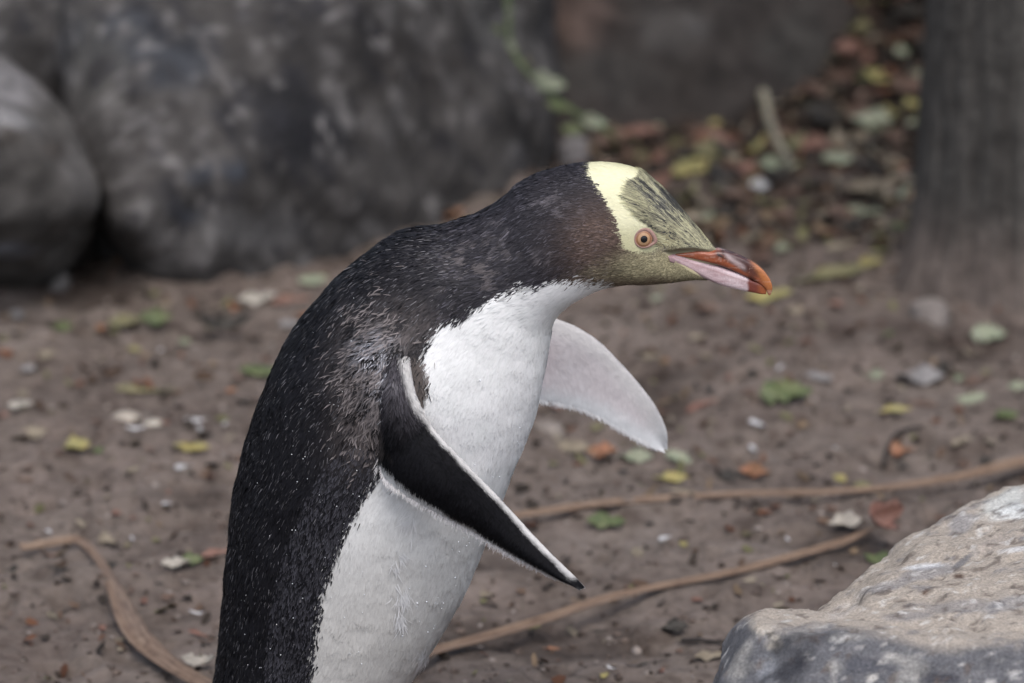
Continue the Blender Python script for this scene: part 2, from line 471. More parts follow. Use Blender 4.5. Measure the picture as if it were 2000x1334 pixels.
fronts = stain(uv, [(1487, 1225, 24, 16, 30, (0.42, 0.39, 0.34), 1), (1512, 1255, 22, 20, 0, (0.46, 0.42, 0.35), 1), (1503, 1238, 8, 6, 0, (0.02, 0.02, 0.02), 1), (1450, 1290, 30, 40, 20, (0.045, 0.047, 0.055), .9),
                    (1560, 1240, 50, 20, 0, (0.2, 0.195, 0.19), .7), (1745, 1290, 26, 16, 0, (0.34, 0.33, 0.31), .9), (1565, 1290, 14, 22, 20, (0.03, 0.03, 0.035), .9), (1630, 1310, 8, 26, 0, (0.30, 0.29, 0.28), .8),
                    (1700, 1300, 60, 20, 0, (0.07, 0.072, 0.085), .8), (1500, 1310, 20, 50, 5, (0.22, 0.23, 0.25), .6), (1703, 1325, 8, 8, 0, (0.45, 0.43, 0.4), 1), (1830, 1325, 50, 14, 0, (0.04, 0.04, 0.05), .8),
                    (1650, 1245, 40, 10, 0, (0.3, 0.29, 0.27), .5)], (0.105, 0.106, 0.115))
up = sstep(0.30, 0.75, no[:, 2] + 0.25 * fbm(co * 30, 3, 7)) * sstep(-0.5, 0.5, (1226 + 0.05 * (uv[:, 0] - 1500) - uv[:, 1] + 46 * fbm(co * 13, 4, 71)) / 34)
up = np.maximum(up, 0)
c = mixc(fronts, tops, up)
q = np.stack([uv[:, 0] / 34 + uv[:, 1] / 60, uv[:, 1] / 9 + uv[:, 0] / 60, co[:, 1] * 8], -1)
f1 = fbm(q, 4, 15)
c = mixc(c, np.array([0.16, 0.157, 0.165]), sstep(0.22, 0.55, f1) * 0.75)
c = mixc(c, np.array([0.52, 0.50, 0.47]), sstep(0.30, 0.6, fbm(q * 1.7 + 9, 4, 19)) * 0.5)
c = mixc(c, np.array([0.09, 0.07, 0.06]), sstep(0.34, 0.5, fbm(co * 130, 2, 23)) * 0.7)
c = mixc(c, np.array([0.55, 0.54, 0.52]), sstep(0.50, 0.62, fbm(co * 110, 2, 29)) * 0.6)
fq = fbm(co * np.array([26, 26, 14]), 4, 83) * (1 - up)
c = mixc(c, np.array([0.028, 0.029, 0.035]), sstep(0.08, 0.4, fq) * 0.85)
c = mixc(c, np.array([0.33, 0.32, 0.30]), sstep(0.14, 0.45, -fq) * 0.6)
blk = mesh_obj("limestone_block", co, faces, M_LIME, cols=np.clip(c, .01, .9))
rebase(blk, (0.36, 4.1, 0.0))
tag(blk, "pale tan limestone block with a bluish grey broken front in the foreground", "rock")

# ================================================================== THE TREE
tb = G(1990, 590)
tc = np.array([tb[0] + 0.0, tb[1] + 0.10, 0.0])
nz, na = 190, 200
zz = np.concatenate([np.linspace(-0.05, 0.75, 130), np.linspace(0.77, 3.2, 60)])
aa = np.linspace(0, 2 * math.pi, na, endpoint=False)
Z_, A_ = np.meshgrid(zz, aa, indexing='ij')
q = np.stack([np.cos(A_) * 2.2, np.sin(A_) * 2.2, Z_ * 1.2], -1)
fur = np.stack([np.cos(A_ + 0.5 * Z_) * 6, np.sin(A_ + 0.5 * Z_) * 6, Z_ * 6.5], -1)
fine = np.stack([np.cos(A_) * 26, np.sin(A_) * 26, Z_ * 12.0], -1)
R_ = 0.098 - 0.008 * np.clip(Z_, 0, 3) + 0.008 * fbm(q, 3, 50)
flare = np.exp(-np.clip(Z_, 0, 9) / 0.055)
R_ = R_ + flare * (0.026 + 0.008 * np.cos(5 * A_ + 0.8))
ff = fbm(fur, 3, 53)
R_ = R_ - 0.0045 * sstep(0.0, 0.4, np.abs(ff) * -1 + 0.25) + 0.005 * fbm(fine, 3, 58)
TX = tc[0] + 0.02 * Z_ + R_ * np.cos(A_); TY = tc[1] + 0.05 * Z_ + R_ * np.sin(A_)
TP = np.stack([TX, TY, Z_ - 0.01], -1)
tree = empty("tree", (tc[0], tc[1], 0)); WORLD[tree.name] = (tc[0], tc[1], 0)
tag(tree, "dark furrowed tree trunk rooted in the mud beside the leafy bank", "tree")
tcol = mixc(np.tile(np.array([0.056, 0.053, 0.049]), (nz * na, 1)), np.array([0.035, 0.031, 0.028]), 0.6 * sstep(0.02, 0.3, -np.abs(ff.ravel()) + 0.22))
tcol = mixc(tcol, np.array([0.105, 0.098, 0.09]), sstep(0.15, 0.5, fbm(fine, 3, 66).ravel()) * 0.6)
tcol = mixc(tcol, np.array([0.13, 0.105, 0.092]), sstep(0.10, 0.0, Z_.ravel()) * 0.0 + sstep(0.12, 0.02, Z_.ravel() + 0.03 * ff.ravel()) * 0.8)
M_BARK = attr_mat("bark", 0.9, 0.15, noise=(45, 0.6, 1.35, 0.6))
mesh_obj("trunk", TP.reshape(-1, 3), grid_faces(nz, na, True), M_BARK, tree, cols=tcol)
def tube_path(pts, rads, n=12, jitter=0.0, seed=0):
    pts = np.asarray(pts, float); P, m_ = [], len(pts)
    for i in range(m_):
        t = pts[min(i + 1, m_ - 1)] - pts[max(i - 1, 0)]
        t /= np.linalg.norm(t) + 1e-9
        s = np.cross(t, [0, 0, 1.0]); s /= np.linalg.norm(s) + 1e-9
        u = np.cross(s, t)
        for k in range(n):
            a = k / n * 2 * math.pi
            r = rads[i] * (1 + jitter * float(vnoise(np.array([[i * .7, math.cos(a) * 1.5, math.sin(a) * 1.5 + seed]]))[0]))
            P.append(pts[i] + (s * math.cos(a) + u * math.sin(a)) * r)
    F = [tuple(f_) for f_ in grid_faces(m_, n, True)]
    F.append(tuple(range(n))[::-1]); F.append(tuple((m_ - 1) * n + k for k in range(n)))
    return np.array(P), F
def smooth_path(pts, n):
    pts = np.asarray(pts, float)
    return catmull(pts, n)
def catmull(K, n):
    K = np.asarray(K, float)
    d = np.sqrt(np.linalg.norm(np.diff(K[:, :2] if K.shape[1] > 3 else K, axis=0), axis=1)) + 1e-6
    t = np.concatenate([[0], np.cumsum(d)])
    x = np.linspace(0, t[-1], n)
    # finite-difference cubic Hermite
    m_ = np.zeros_like(K)
    m_[1:-1] = ((K[1:-1] - K[:-2]) / (t[1:-1] - t[:-2])[:, None] * (t[2:] - t[1:-1])[:, None] + (K[2:] - K[1:-1]) / (t[2:] - t[1:-1])[:, None] * (t[1:-1] - t[:-2])[:, None]) / (t[2:] - t[:-2])[:, None]
    m_[0] = (K[1] - K[0]) / (t[1] - t[0]); m_[-1] = (K[-1] - K[-2]) / (t[-1] - t[-2])
    i = np.clip(np.searchsorted(t, x, side='right') - 1, 0, len(K) - 2)
    h = (t[i + 1] - t[i]); s = (x - t[i]) / h
    s_ = s[:, None]; h_ = h[:, None]
    return (2 * s_**3 - 3 * s_**2 + 1) * K[i] + (s_**3 - 2 * s_**2 + s_) * h_ * m_[i] + (-2 * s_**3 + 3 * s_**2) * K[i + 1] + (s_**3 - s_**2) * h_ * m_[i + 1]
# limbs and unseen crown, added above the picture and thickened to shade the background
rt = np.random.default_rng(404)
for k in range(6):
    s0 = np.array([tc[0] + 0.05, tc[1] + 0.13, 2.3 + 0.12 * k])
    an = (-2.6 + k * 0.85); Lb = rt.uniform(1.1, 1.7)
    e = s0 + np.array([math.cos(an) * Lb - 0.4, abs(math.sin(an)) * Lb * .8 - .2, rt.uniform(.35, .7)])
    pth = catmull(np.array([s0, (s0 + e) / 2 + np.array([0, 0, .16]), e]), 16)
    P, F = tube_path(pth, np.linspace(0.035, 0.008, 16), 10, .4, k)
    mesh_obj("limb", P, F, M_BARK, tree, cols=np.tile(np.array([0.07, 0.063, 0.056]), (len(P), 1)))
nc = 620
cc0 = np.array([-0.15, 7.0, 2.85]) + rt.normal(0, 1, (nc, 3)) * np.array([1.35, 0.70, 0.30])
cc0 = cc0[(cc0[:, 1] > 5.75) & (cc0[:, 2] > 2.0)]
nl_ = 34
pc = (cc0[:, None, :] + rt.normal(0, 1, (len(cc0), nl_, 3)) * np.array([.15, .15, .08])).reshape(-1, 3)
n_ = len(pc)
d1 = rt.normal(0, 1, (n_, 3)); d1[:, 2] *= .45; d1 /= np.linalg.norm(d1, axis=1, keepdims=True)
d2 = np.cross(d1, rt.normal(0, .35, (n_, 3)) + np.array([0, 0, 1.0])); d2 /= np.linalg.norm(d2, axis=1, keepdims=True)
Ls, Ws = rt.uniform(.05, .09, n_)[:, None], rt.uniform(.018, .03, n_)[:, None]
V = np.stack([pc - d1 * Ls * .5, pc + d2 * Ws, pc + d1 * Ls * .5, pc - d2 * Ws], 1).reshape(-1, 3)
lc = np.repeat(mixc(np.tile(np.array([0.045, 0.085, 0.022]), (n_, 1)), np.array([0.10, 0.13, 0.035]), rt.random(n_)), 4, 0)
cr = mesh_obj("crown", V, np.arange(n_ * 4).reshape(-1, 4), attr_mat("crown_leaf", .5, .3, transl=.25), tree, cols=lc, smooth=False)
tag(cr, kind="stuff")

# ================================================================== THE PENGUIN
PLX = float(W(640, 1334, Y0)[0])
peng = empty("penguin", (PLX, Y0, 0)); WORLD[peng.name] = (PLX, Y0, 0)
tag(peng, "penguin with a pale yellow head band leaning forward, flippers held out", "penguin")

def in_poly(uv, poly):
    x, y = uv[:, 0], uv[:, 1]
    c = np.zeros(len(uv), bool)
    n = len(poly)
    for i in range(n):
        x1, y1 = poly[i]; x2, y2 = poly[(i + 1) % n]
        k = ((y1 > y) != (y2 > y)) & (x < (x2 - x1) * (y - y1) / (y2 - y1 + 1e-9) + x1)
        c ^= k
    return c
def poly_sd(uv, poly):
    """signed distance in pixels, positive inside"""
    best = np.full(len(uv), 1e9)
    n = len(poly)
    for i in range(n):
        a = np.array(poly[i], float); b_ = np.array(poly[(i + 1) % n], float)
        ab = b_ - a
        t = np.clip(((uv - a) @ ab) / (ab @ ab + 1e-9), 0, 1)
        dd = np.linalg.norm(uv - a - t[:, None] * ab, axis=1)
        best = np.minimum(best, dd)
    return np.where(in_poly(uv, poly), best, -best)
BILL_ZONE = [(1296, 491), (1322, 487), (1355, 485), (1385, 489), (1404, 478), (1520, 480), (1520, 590), (1409, 556), (1370, 541), (1344, 527), (1322, 511)]
# back outline point, front outline point, half width (all in photo pixels at the bird)
SEC = [  # bx,   by,   fx,   fy,  half width
    (420, 1500, 560, 1540, 60), (404, 1440, 690, 1480, 150), (410, 1390, 755, 1405, 186), (420, 1330, 803, 1322, 205), (433, 1230, 868, 1225, 217), (443, 1090, 928, 1105, 226),
    (461, 960, 967, 1003, 229), (492, 840, 1005, 908, 226), (545, 700, 1042, 815, 214), (620, 592, 1063, 725, 194), (692, 520, 1073, 662, 170),
    (775, 463, 1082, 624, 148), (862, 444, 1104, 598, 128), (945, 414, 1140, 576, 112), (1030, 352, 1182, 560, 101), (1120, 323, 1225, 553, 94),
    (1190, 319, 1266, 553, 87), (1250, 334, 1304, 550, 70), (1300, 374, 1336, 547, 46), (1346, 426, 1364, 546, 30), (1384, 470, 1388, 547, 19), (1402, 490, 1404, 545, 10)]
K = np.array(SEC, float)
NS, NT = 460, 200
S = catmull(K, NS)
def plane_pts(px, py):
    return np.array([W(a, b_, Y0) for a, b_ in zip(px, py)])
Bp = plane_pts(S[:, 0], S[:, 1]); Fp = plane_pts(S[:, 2], S[:, 3])
hw = S[:, 4] * KPX
ctr = (Bp + Fp) / 2
nv = (Bp - Fp) / 2
aL = np.linalg.norm(nv, axis=1); nd = nv / aL[:, None]
# the camera looks down on the bird: take out what the body's depth adds to its outline
bz = hw * ST * np.abs(nd[:, 2])
aL = np.sqrt(np.maximum(aL**2 - bz**2, (0.35 * aL)**2))
tau = np.linspace(0, 2 * math.pi, NT, endpoint=False)
ct, st = np.cos(tau), np.sin(tau)
BODY = ctr[:, None, :] + nd[:, None, :] * (aL[:, None] * ct[None, :])[..., None]
BODY[..., 1] += hw[:, None] * (np.sign(st) * np.abs(st) ** 0.93)[None, :]
# round off both ends
def cap(row, centre): return row * 0.02 + centre * 0.98
def grid_normals(P):
    ds = np.gradient(P, axis=0)
    dt = (np.roll(P, -1, 1) - np.roll(P, 1, 1))
    n = np.cross(ds, dt)
    n /= np.linalg.norm(n, axis=2, keepdims=True) + 1e-12
    return n
N0 = grid_normals(BODY)
out = np.sign(np.sum(N0 * (BODY - ctr[:, None, :])))
N0 *= out
uv0 = project(BODY)
# soft swellings of the living body: shoulder muscle, cheek, brow, folds of the neck
def bumpat(uv, x, y, r, a): return a * np.exp(-((uv[..., 0] - x)**2 + (uv[..., 1] - y)**2) / (2 * r * r))
d = bumpat(uv0, 770, 760, 70, 0.010) + bumpat(uv0, 1230, 500, 30, 0.0015) + bumpat(uv0, 1262, 437, 22, 0.0025) - bumpat(uv0, 1262, 470, 20, 0.001)
side = np.abs(st)[None, :] ** 1.5
d = d * side
nbig = fbm(BODY * np.array([30, 30, 30]), 3, 90) * 0.0016 * sstep(1200, 1000, uv0[..., 0])
BODY = BODY + N0 * (d + nbig)[..., None]
N0 = grid_normals(BODY) * out
# the horn of the bill is bare: draw the head in beneath it
_q = BODY.reshape(-1, 3).copy(); _q[:, 1] = Y0 - np.abs(_q[:, 1] - Y0)
_sd = poly_sd(project(_q), BILL_ZONE)
_k = 1 - 0.45 * sstep(-3, 9, _sd).reshape(NS, NT)
BODY[..., 1] = Y0 + (BODY[..., 1] - Y0) * _k
BVH_V = BODY.reshape(-1, 3)
bfaces = grid_faces(NS, NT, True)
bvh = BVHTree.FromPolygons([Vector(v) for v in BVH_V], [tuple(f_) for f_ in bfaces.tolist()])
def hit(px, py):                   # the near side of the body under a photo pixel
    r = Vector(ray(px, py)).normalized()
    loc, n, i, dist = bvh.ray_cast(Vector((0, 0, HC)), r)
    return (np.array(loc), np.array(n)) if loc is not None else (None, None)

# ------------------------------------------------------------ plumage colours
WHITE_POLY = [(600, 1700), (606, 1400), (612, 1334), (620, 1250), (630, 1175), (651, 1095), (681, 1022), (714, 962), (752, 920), (800, 870), (818, 800), (832, 745), (830, 692), (846, 655), (872, 632),
              (900, 622), (935, 593), (985, 573), (1030, 556), (1080, 547), (1130, 545), (1200, 551), (1215, 575), (1180, 700), (1200, 1700)]
BAND = [(1160, 300), (1154, 342), (1172, 366), (1190, 394), (1205, 422), (1214, 452), (1220, 482), (1240, 496), (1272, 494), (1292, 482), (1287, 464), (1274, 442), (1258, 415), (1247, 392), (1252, 366), (1262, 345), (1252, 326), (1240, 300)]
FORE = [(1252, 300), (1264, 345), (1252, 368), (1247, 392), (1260, 416), (1276, 442), (1290, 462), (1296, 480), (1330, 486), (1400, 500), (1430, 460), (1330, 340)]
def srgb(r, g, b_):
    c = np.array([r, g, b_]) / 255.0
    return np.where(c <= 0.04045, c / 12.92, ((c + 0.055) / 1.055) ** 2.4)
def base_colour(P, rnd=None):
    """colour of the plumage at world points; both sides of the bird are alike"""
    Q = np.array(P, float)
    Q[:, 1] = Y0 - np.abs(Q[:, 1] - Y0)
    uv = project(Q)
    n = len(uv)
    j = np.zeros((n, 2)) if rnd is None else rnd
    x, y = uv[:, 0], uv[:, 1]
    n3 = fbm(Q * 55, 3, 201); n4 = fbm(Q * 130, 3, 222); n5 = fbm(Q * 25, 2, 240)
    c = np.tile(np.array([0.0075, 0.0075, 0.0098]), (n, 1))                       # blue black back
    # slaty neck and crown
    wn_ = sstep(700, 1000, x) * sstep(760, 520, y)
    c = mixc(c, np.array([0.026, 0.0245, 0.030]), wn_)
    c = mixc(c, np.array([0.020, 0.020, 0.026]), sstep(1090, 1160, x) * sstep(430, 350, y))
    # worn brown and pale patches on the nape
    n6 = fbm(Q * 210, 2, 260)
    w = np.exp(-(((x - 935) / 75)**2 + ((y - 520) / 55)**2)) * sstep(0.12, 0.42, n6)
    c = mixc(c, np.array([0.17, 0.15, 0.15]), np.clip(w * 1.3, 0, 1) * 0.5)
    c = mixc(c, np.array([0.12, 0.11, 0.12]), sstep(0.28, 0.55, n4) * 0.7 * sstep(820, 960, x) * sstep(600, 520, y))
    # brown side of the face
    w = np.exp(-(((x - 1185) / 70)**2 + ((y - 475) / 75)**2))
    c = mixc(c, np.array([0.115, 0.080, 0.066]), np.clip(w * 1.35, 0, 1))
    # olive yellow cheek and chin
    w = sstep(1125, 1300, x + 0.45 * (y - 490) + 30 * n3 + j[:, 0] * 26) * sstep(462, 512, y + 0.25 * (x - 1260) * (x < 1260) + j[:, 1] * 8)
    c = mixc(c, np.array([0.50, 0.45, 0.285]), np.clip(w, 0, 1) * 0.9)
    w = sstep(526, 552, y - 0.012 * (x - 1200) + 7 * n3) * sstep(1080, 1150, x)
    c = mixc(c, np.array([0.125, 0.088, 0.066]), w * 0.85)
    # fluffy brown shoulder round the flipper
    w = 1.2 * np.exp(-(((x - 738) / 55)**2 + ((y - 735) / 95)**2)) + 0.45 * np.exp(-(((x - 705) / 50)**2 + ((y - 860) / 50)**2)) + 0.5 * np.exp(-(((x - 800) / 60)**2 + ((y - 620) / 40)**2))
    c = mixc(c, np.array([0.16, 0.138, 0.134]), np.clip(w * (1.2 + 1.5 * n3 + 1.0 * n4), 0, 1) * 0.9)
    w = np.exp(-(((x - 738) / 34)**2 + ((y - 685) / 32)**2)) + 0.55 * np.exp(-(((x - 748) / 24)**2 + ((y - 745) / 60)**2))
    c = mixc(c, np.array([0.62, 0.62, 0.67]), np.clip(w * (1.1 + 1.4 * n4), 0, 1) * 0.9)
    # white underparts with a feathered edge
    sd = poly_sd(uv, WHITE_POLY) + 9 * n3 + 5 * n4 + j[:, 0] * 10
    wh = sstep(-2.5, 2.5, sd)
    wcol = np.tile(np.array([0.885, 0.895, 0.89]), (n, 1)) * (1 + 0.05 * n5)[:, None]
    wcol = mixc(wcol, np.array([0.60, 0.585, 0.555]), sstep(880, 1250, y) * 0.8)  # greyer lower belly: its overhang shade painted in, with some soiling
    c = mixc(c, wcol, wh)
    # brown tuft in the armpit, in front of the flipper
    w = sstep(1.15, 0.7, np.hypot((x - 822) / 24, (y - 735) / 48) + 0.35 * n3)
    c = mixc(c, np.array([0.125, 0.105, 0.095]), w * 0.92)
    # forehead: pale shafts over dark, streaked along the feathers
    sf = poly_sd(uv, FORE) + 3 * n4 + j[:, 1] * 5
    fo = sstep(-3, 3, sf)
    dk = sstep(1.0, 0.2, np.hypot((x - 1300) / 60, (y - 402 - 0.75 * (x - 1300)) / 34))
    fcol = mixc(np.tile(np.array([0.31, 0.295, 0.205]), (n, 1)), np.array([0.21, 0.205, 0.175]), dk)
    fcol = mixc(fcol, np.array([0.36, 0.32, 0.18]), sstep(440, 480, y) * sstep(1350, 1300, x) * 0.8)
    c = mixc(c, fcol, fo)
    # the pale yellow band
    sb = poly_sd(uv, BAND) + 2.5 * n4 + j[:, 0] * 5
    bd = sstep(-2.5, 2.5, sb)
    bcol = mixc(np.tile(np.array([0.82, 0.80, 0.56]), (n, 1)), np.array([0.66, 0.64, 0.41]), sstep(430, 470, y))
    c = mixc(c, bcol, bd)
    return np.clip(c, 0.003, 0.9), uv, wh, bd, fo

M_SKIN = attr_mat("plumage_base", 0.75, 0.2)
M_FEATH = attr_mat("feathers", 0.6, 0.2, transl=0.12)
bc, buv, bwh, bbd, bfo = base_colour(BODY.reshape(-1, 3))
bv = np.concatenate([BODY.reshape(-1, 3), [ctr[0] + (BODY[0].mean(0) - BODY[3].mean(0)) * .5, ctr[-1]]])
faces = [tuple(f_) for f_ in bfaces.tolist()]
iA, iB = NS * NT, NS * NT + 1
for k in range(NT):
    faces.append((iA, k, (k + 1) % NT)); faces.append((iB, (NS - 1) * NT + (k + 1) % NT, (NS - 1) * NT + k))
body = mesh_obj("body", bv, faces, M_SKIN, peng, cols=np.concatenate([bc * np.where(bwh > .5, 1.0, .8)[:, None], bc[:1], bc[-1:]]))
tag(body, "slaty black back, white breast and yellow banded head")

# ------------------------------------------------------------ feathers
def feathers_from(P, N, wrap, count, weight, props, flip=-1.0, seed=1):
    """thin overlapping blades that lie back along a lofted surface. props(P, uv...) -> length, width, lift, colours"""
    rg = np.random.default_rng(seed)
    ns, nt_ = P.shape[:2]
    ja = (np.arange(nt_) + 1) % nt_ if wrap else np.arange(1, nt_)
    A = P[:-1, :len(ja)]; B = P[1:, :len(ja)]; C = P[:-1][:, ja]
    area = np.linalg.norm(np.cross(B - A, C - A), axis=2)
    cen = (A + B + C) / 3
    wgt = (area * weight(cen.reshape(-1, 3)).reshape(area.shape)).ravel()
    idx = rg.choice(wgt.size, count, p=wgt / wgt.sum())
    i, j = np.unravel_index(idx, area.shape)
    u, v = rg.random(count)[:, None], rg.random(count)[:, None]
    j2 = ja[j]
    p = (P[i, j] * (1 - u) + P[i + 1, j] * u) * (1 - v) + (P[i, j2] * (1 - u) + P[i + 1, j2] * u) * v
    nrm = (N[i, j] * (1 - u) + N[i + 1, j] * u) * (1 - v) + (N[i, j2] * (1 - u) + N[i + 1, j2] * u) * v
    nrm /= np.linalg.norm(nrm, axis=1, keepdims=True) + 1e-12
    t = (P[i + 1, j] - P[i, j]) * flip
    t -= nrm * np.sum(t * nrm, 1, keepdims=True)
    t /= np.linalg.norm(t, axis=1, keepdims=True) + 1e-12
    L, Wd, lift, cR, cT, swirl, keep, soft = props(p, rg, t)
    s = np.cross(nrm, t)
    t = t + s * swirl[:, None]
    t /= np.linalg.norm(t, axis=1, keepdims=True)
    s = np.cross(nrm, t)
    roll = (rg.normal(0, 0.30, count) * (1 - 0.72 * soft))[:, None]
    s2 = s * np.cos(roll) + nrm * np.sin(roll)
    p, nrm, t, s2, L, Wd, lift, cR, cT, soft = [a[keep] for a in (p, nrm, t, s2, L, Wd, lift, cR, cT, soft)]
    n = len(p)
    L1, W1, h1 = L[:, None], Wd[:, None], lift[:, None]
    r0 = p - nrm * 0.0004
    m1 = p + t * L1 * 0.5 + nrm * h1 * 0.75
    tp = p + t * L1 + nrm * h1 * 1.0
    V = np.stack([r0 - s2 * W1 * 0.30, r0 + s2 * W1 * 0.30, m1 - s2 * W1 * 0.5, m1 + s2 * W1 * 0.5, tp - s2 * W1 * 0.12, tp + s2 * W1 * 0.12], 1)
    nn = nrm + s2 * 0 + np.cross(t, s2) * 0
    bl = np.cross(t, s2); bl *= np.sign(np.sum(bl * nrm, 1, keepdims=True))
    kq = 0.45 * (1 - 0.8 * soft)[:, None]
    nn = nrm * (1 - kq) + bl * kq + t * 0.08
    nn /= np.linalg.norm(nn, axis=1, keepdims=True)
    NN = np.repeat(nn[:, None, :], 6, 1)
    CC = np.stack([cR, cR, cR * .5 + cT * .5, cR * .5 + cT * .5, cT, cT], 1)
    o = np.arange(n)[:, None] * 6
    F = np.concatenate([o + np.array([2, 3, 1, 0]), o + np.array([4, 5, 3, 2])], 0)
    return V.reshape(-1, 3), F, CC.reshape(-1, 3), NN.reshape(-1, 3)

EYE_ZONE = (1259, 465)
def body_props(p, rg, t):
    n = len(p)
    rnd = rg.normal(0, 1, (n, 2)) * 0.5
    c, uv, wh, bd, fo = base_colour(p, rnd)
    x, y = uv[:, 0], uv[:, 1]
    head = sstep(1020, 1140, x)
    face = sstep(1200, 1290, x)
    L = 0.0098 * (1 - 0.42 * head) * (1 - 0.30 * face) * rg.uniform(0.7, 1.25, n)
    Wd = 0.00135 * (1 - 0.30 * head) * rg.uniform(0.7, 1.3, n)
    Wd = np.where(wh > 0.5, Wd * 1.05, Wd)
    lift = 0.0011 * rg.uniform(0.35, 1.5, n) * (1 - 0.25 * head) * (1 - 0.5 * np.maximum(wh, bd))
    br = rg.uniform(0.78, 1.16, n)
    br = np.where((wh > .5) | (bd > .5), rg.uniform(0.90, 1.04, n), br)
    cR = c * br[:, None]; cT = cR.copy()
    dark = (wh < .5) & (bd < .5) & (fo < .5)
    # pale worn shafts and tips on the back
    back = dark & (x < 900)
    pale = rg.random(n)
    zone = sstep(0.0, 0.45, fbm(p * 18, 2, 300) + 0.15)
    k = back & (pale < 0.085 + 0.12 * zone * sstep(1000, 600, y))
    sc = 0.03 + 0.26 * rg.random(n) ** 2.6
    cT = np.where(k[:, None], np.array([0.97, 0.94, 1.0]) * sc[:, None], cT)
    cR = np.where(k[:, None], cT * 0.35, cR)
    Wd = np.where(k, Wd * rg.uniform(.22, .5, n), Wd); L = np.where(k, L * rg.uniform(.3, .95, n), L); lift = np.where(k, lift + 0.0007, lift)
    cT = np.where((back & ~k)[:, None], cT * 1.0 + np.array([0.006, 0.006, 0.008]) * rg.random(n)[:, None], cT)
    # blue grey scale tips along the flank
    sdw = np.clip(poly_sd(uv, WHITE_POLY), -200, 200)
    fl = dark & (sdw > -95) & (y > 870) & (x < 800)
    cT = np.where((fl & (rg.random(n) < 0.6))[:, None], np.array([0.075, 0.074, 0.088]) * rg.uniform(.4, 1.3, n)[:, None], cT)
    L = np.where(fl, L * 0.62, L); Wd = np.where(fl, Wd * 1.15, Wd)
    # lavender tips on nape and crown
    nk = dark & (x > 860) & (x < 1200)
    kk = nk & (rg.random(n) < 0.30)
    cT = np.where(kk[:, None], cT + np.array([0.080, 0.076, 0.092]) * (0.05 + rg.random(n)[:, None] ** 2), cT)
    # fluffy shoulder
    fw = np.exp(-(((x - 735) / 55)**2 + ((y - 745) / 105)**2))
    fz = rg.random(n) < fw * 0.8
    lift = np.where(fz, lift * 3.2, lift); L = np.where(fz, L * 0.75, L)
    clump = fbm(p * 150, 2, 711)
    cT = np.where((fz & (clump > 0.02))[:, None], np.array([0.30, 0.265, 0.26]) * rg.uniform(.5, 1.3, n)[:, None], cT); cR = np.where((fz & (clump > 0.02))[:, None], cR * .5 + np.array([0.16, 0.14, 0.135]) * .5, cR)
    wf = (np.abs(x - 757 - 14 * clump) < 9) & (y > 675) & (y < 815) & (rg.random(n) < .28) & (wh < .5)
    cT = np.where(wf[:, None], np.array([0.60, 0.60, 0.63]), cT); cR = np.where(wf[:, None], np.array([0.45, 0.45, 0.48]), cR); lift = np.where(wf, lift * 2, lift); Wd = np.where(wf, Wd * .6, Wd)
    Wd = np.where(fz, Wd * rg.uniform(.45, 1.0, n), Wd)
    dkf = fz & (clump < -0.10) & (rg.random(n) < .7); cT = np.where(dkf[:, None], np.array([0.012, 0.011, 0.012]), cT); cR = np.where(dkf[:, None], np.array([0.02, 0.018, 0.018]), cR)
    # forehead: half the feathers dark centred, half yellow edged
    f_ = fo > .5
    dkz = sstep(1.1, 0.2, np.hypot((x - 1300) / 66, (y - 402 - 0.75 * (x - 1300)) / 40))
    th_ = np.arctan2(540 - y, 1430 - x); rr_ = np.hypot(540 - y, 1430 - x)
    stripe = fbm(np.stack([th_ * 46, rr_ / 55, np.zeros(n)], -1), 3, 611)
    dk = f_ & (rg.random(n) < np.clip(0.10 + 0.30 * dkz + 1.3 * stripe * (.45 + .55 * dkz), 0, .95))
    cR = np.where(dk[:, None], np.array([0.035, 0.035, 0.04]), cR)
    cT = np.where(dk[:, None], np.array([0.06, 0.06, 0.06]), cT)
    lt = f_ & ~dk & (rg.random(n) < 0.26 - 0.8 * stripe)
    cT = np.where(lt[:, None], np.array([0.56, 0.54, 0.35]), cT); cR = np.where(lt[:, None], cT, cR)
    Wd = np.where(f_, Wd * 0.60, Wd); L = np.where(f_, L * 2.5 * sstep(1410, 1330, x) + .002, L); lift = np.where(f_, lift * 0.75, lift)
    # brown face streaks
    fc = dark & (x >= 1130) & (y > 430)
    st_ = fc & (rg.random(n) < .35)
    cT = np.where(st_[:, None], cT * 1.7, cT); cR = np.where((fc & (rg.random(n) < .3))[:, None], cR * 0.45, cR)
    # crest tuft at the back of the forehead
    tuft = f_ & (np.hypot(x - 1258, y - 340) < 26)
    lift = np.where(tuft, lift * 1.3, lift); L = np.where(tuft, L * .6, L)
    # loose down on the belly
    dn = np.zeros(n)
    for (ax, ay, rx, ry) in ((778, 1172, 12, 26), (785, 1205, 10, 22), (782, 1085, 8, 14), (800, 1015, 10, 22), (772, 1105, 8, 10), (832, 1285, 12, 20)):
        dn = np.maximum(dn, np.exp(-(((x - ax) / rx)**2 + ((y - ay) / ry)**2)))
    dz = (wh > .5) & (rg.random(n) < dn * 0.12)
    lift = np.where(dz, 0.0035 * rg.uniform(.4, 1.3, n), lift); L = np.where(dz, 0.011 * rg.uniform(.7, 1.2, n), L); Wd = np.where(dz, Wd * .6, Wd)
    cT = np.where(dz[:, None], 0.88, cT); cR = np.where(dz[:, None], 0.85, cR)
    # ruffled lower throat
    th = (wh > .5) & (y < 640) & (x > 960)
    lift = np.where(th, lift * 1.7, lift); L = np.where(th, L * 1.15, L); Wd = np.where(th, Wd * 1.3, Wd)
    swirl = rg.normal(0, 0.16, n) + 0.35 * fbm(p * 22, 2, 333)
    swirl = np.where(f_, swirl * 0.4, swirl); swirl = np.where(fz | dz, swirl * 3.0, swirl)
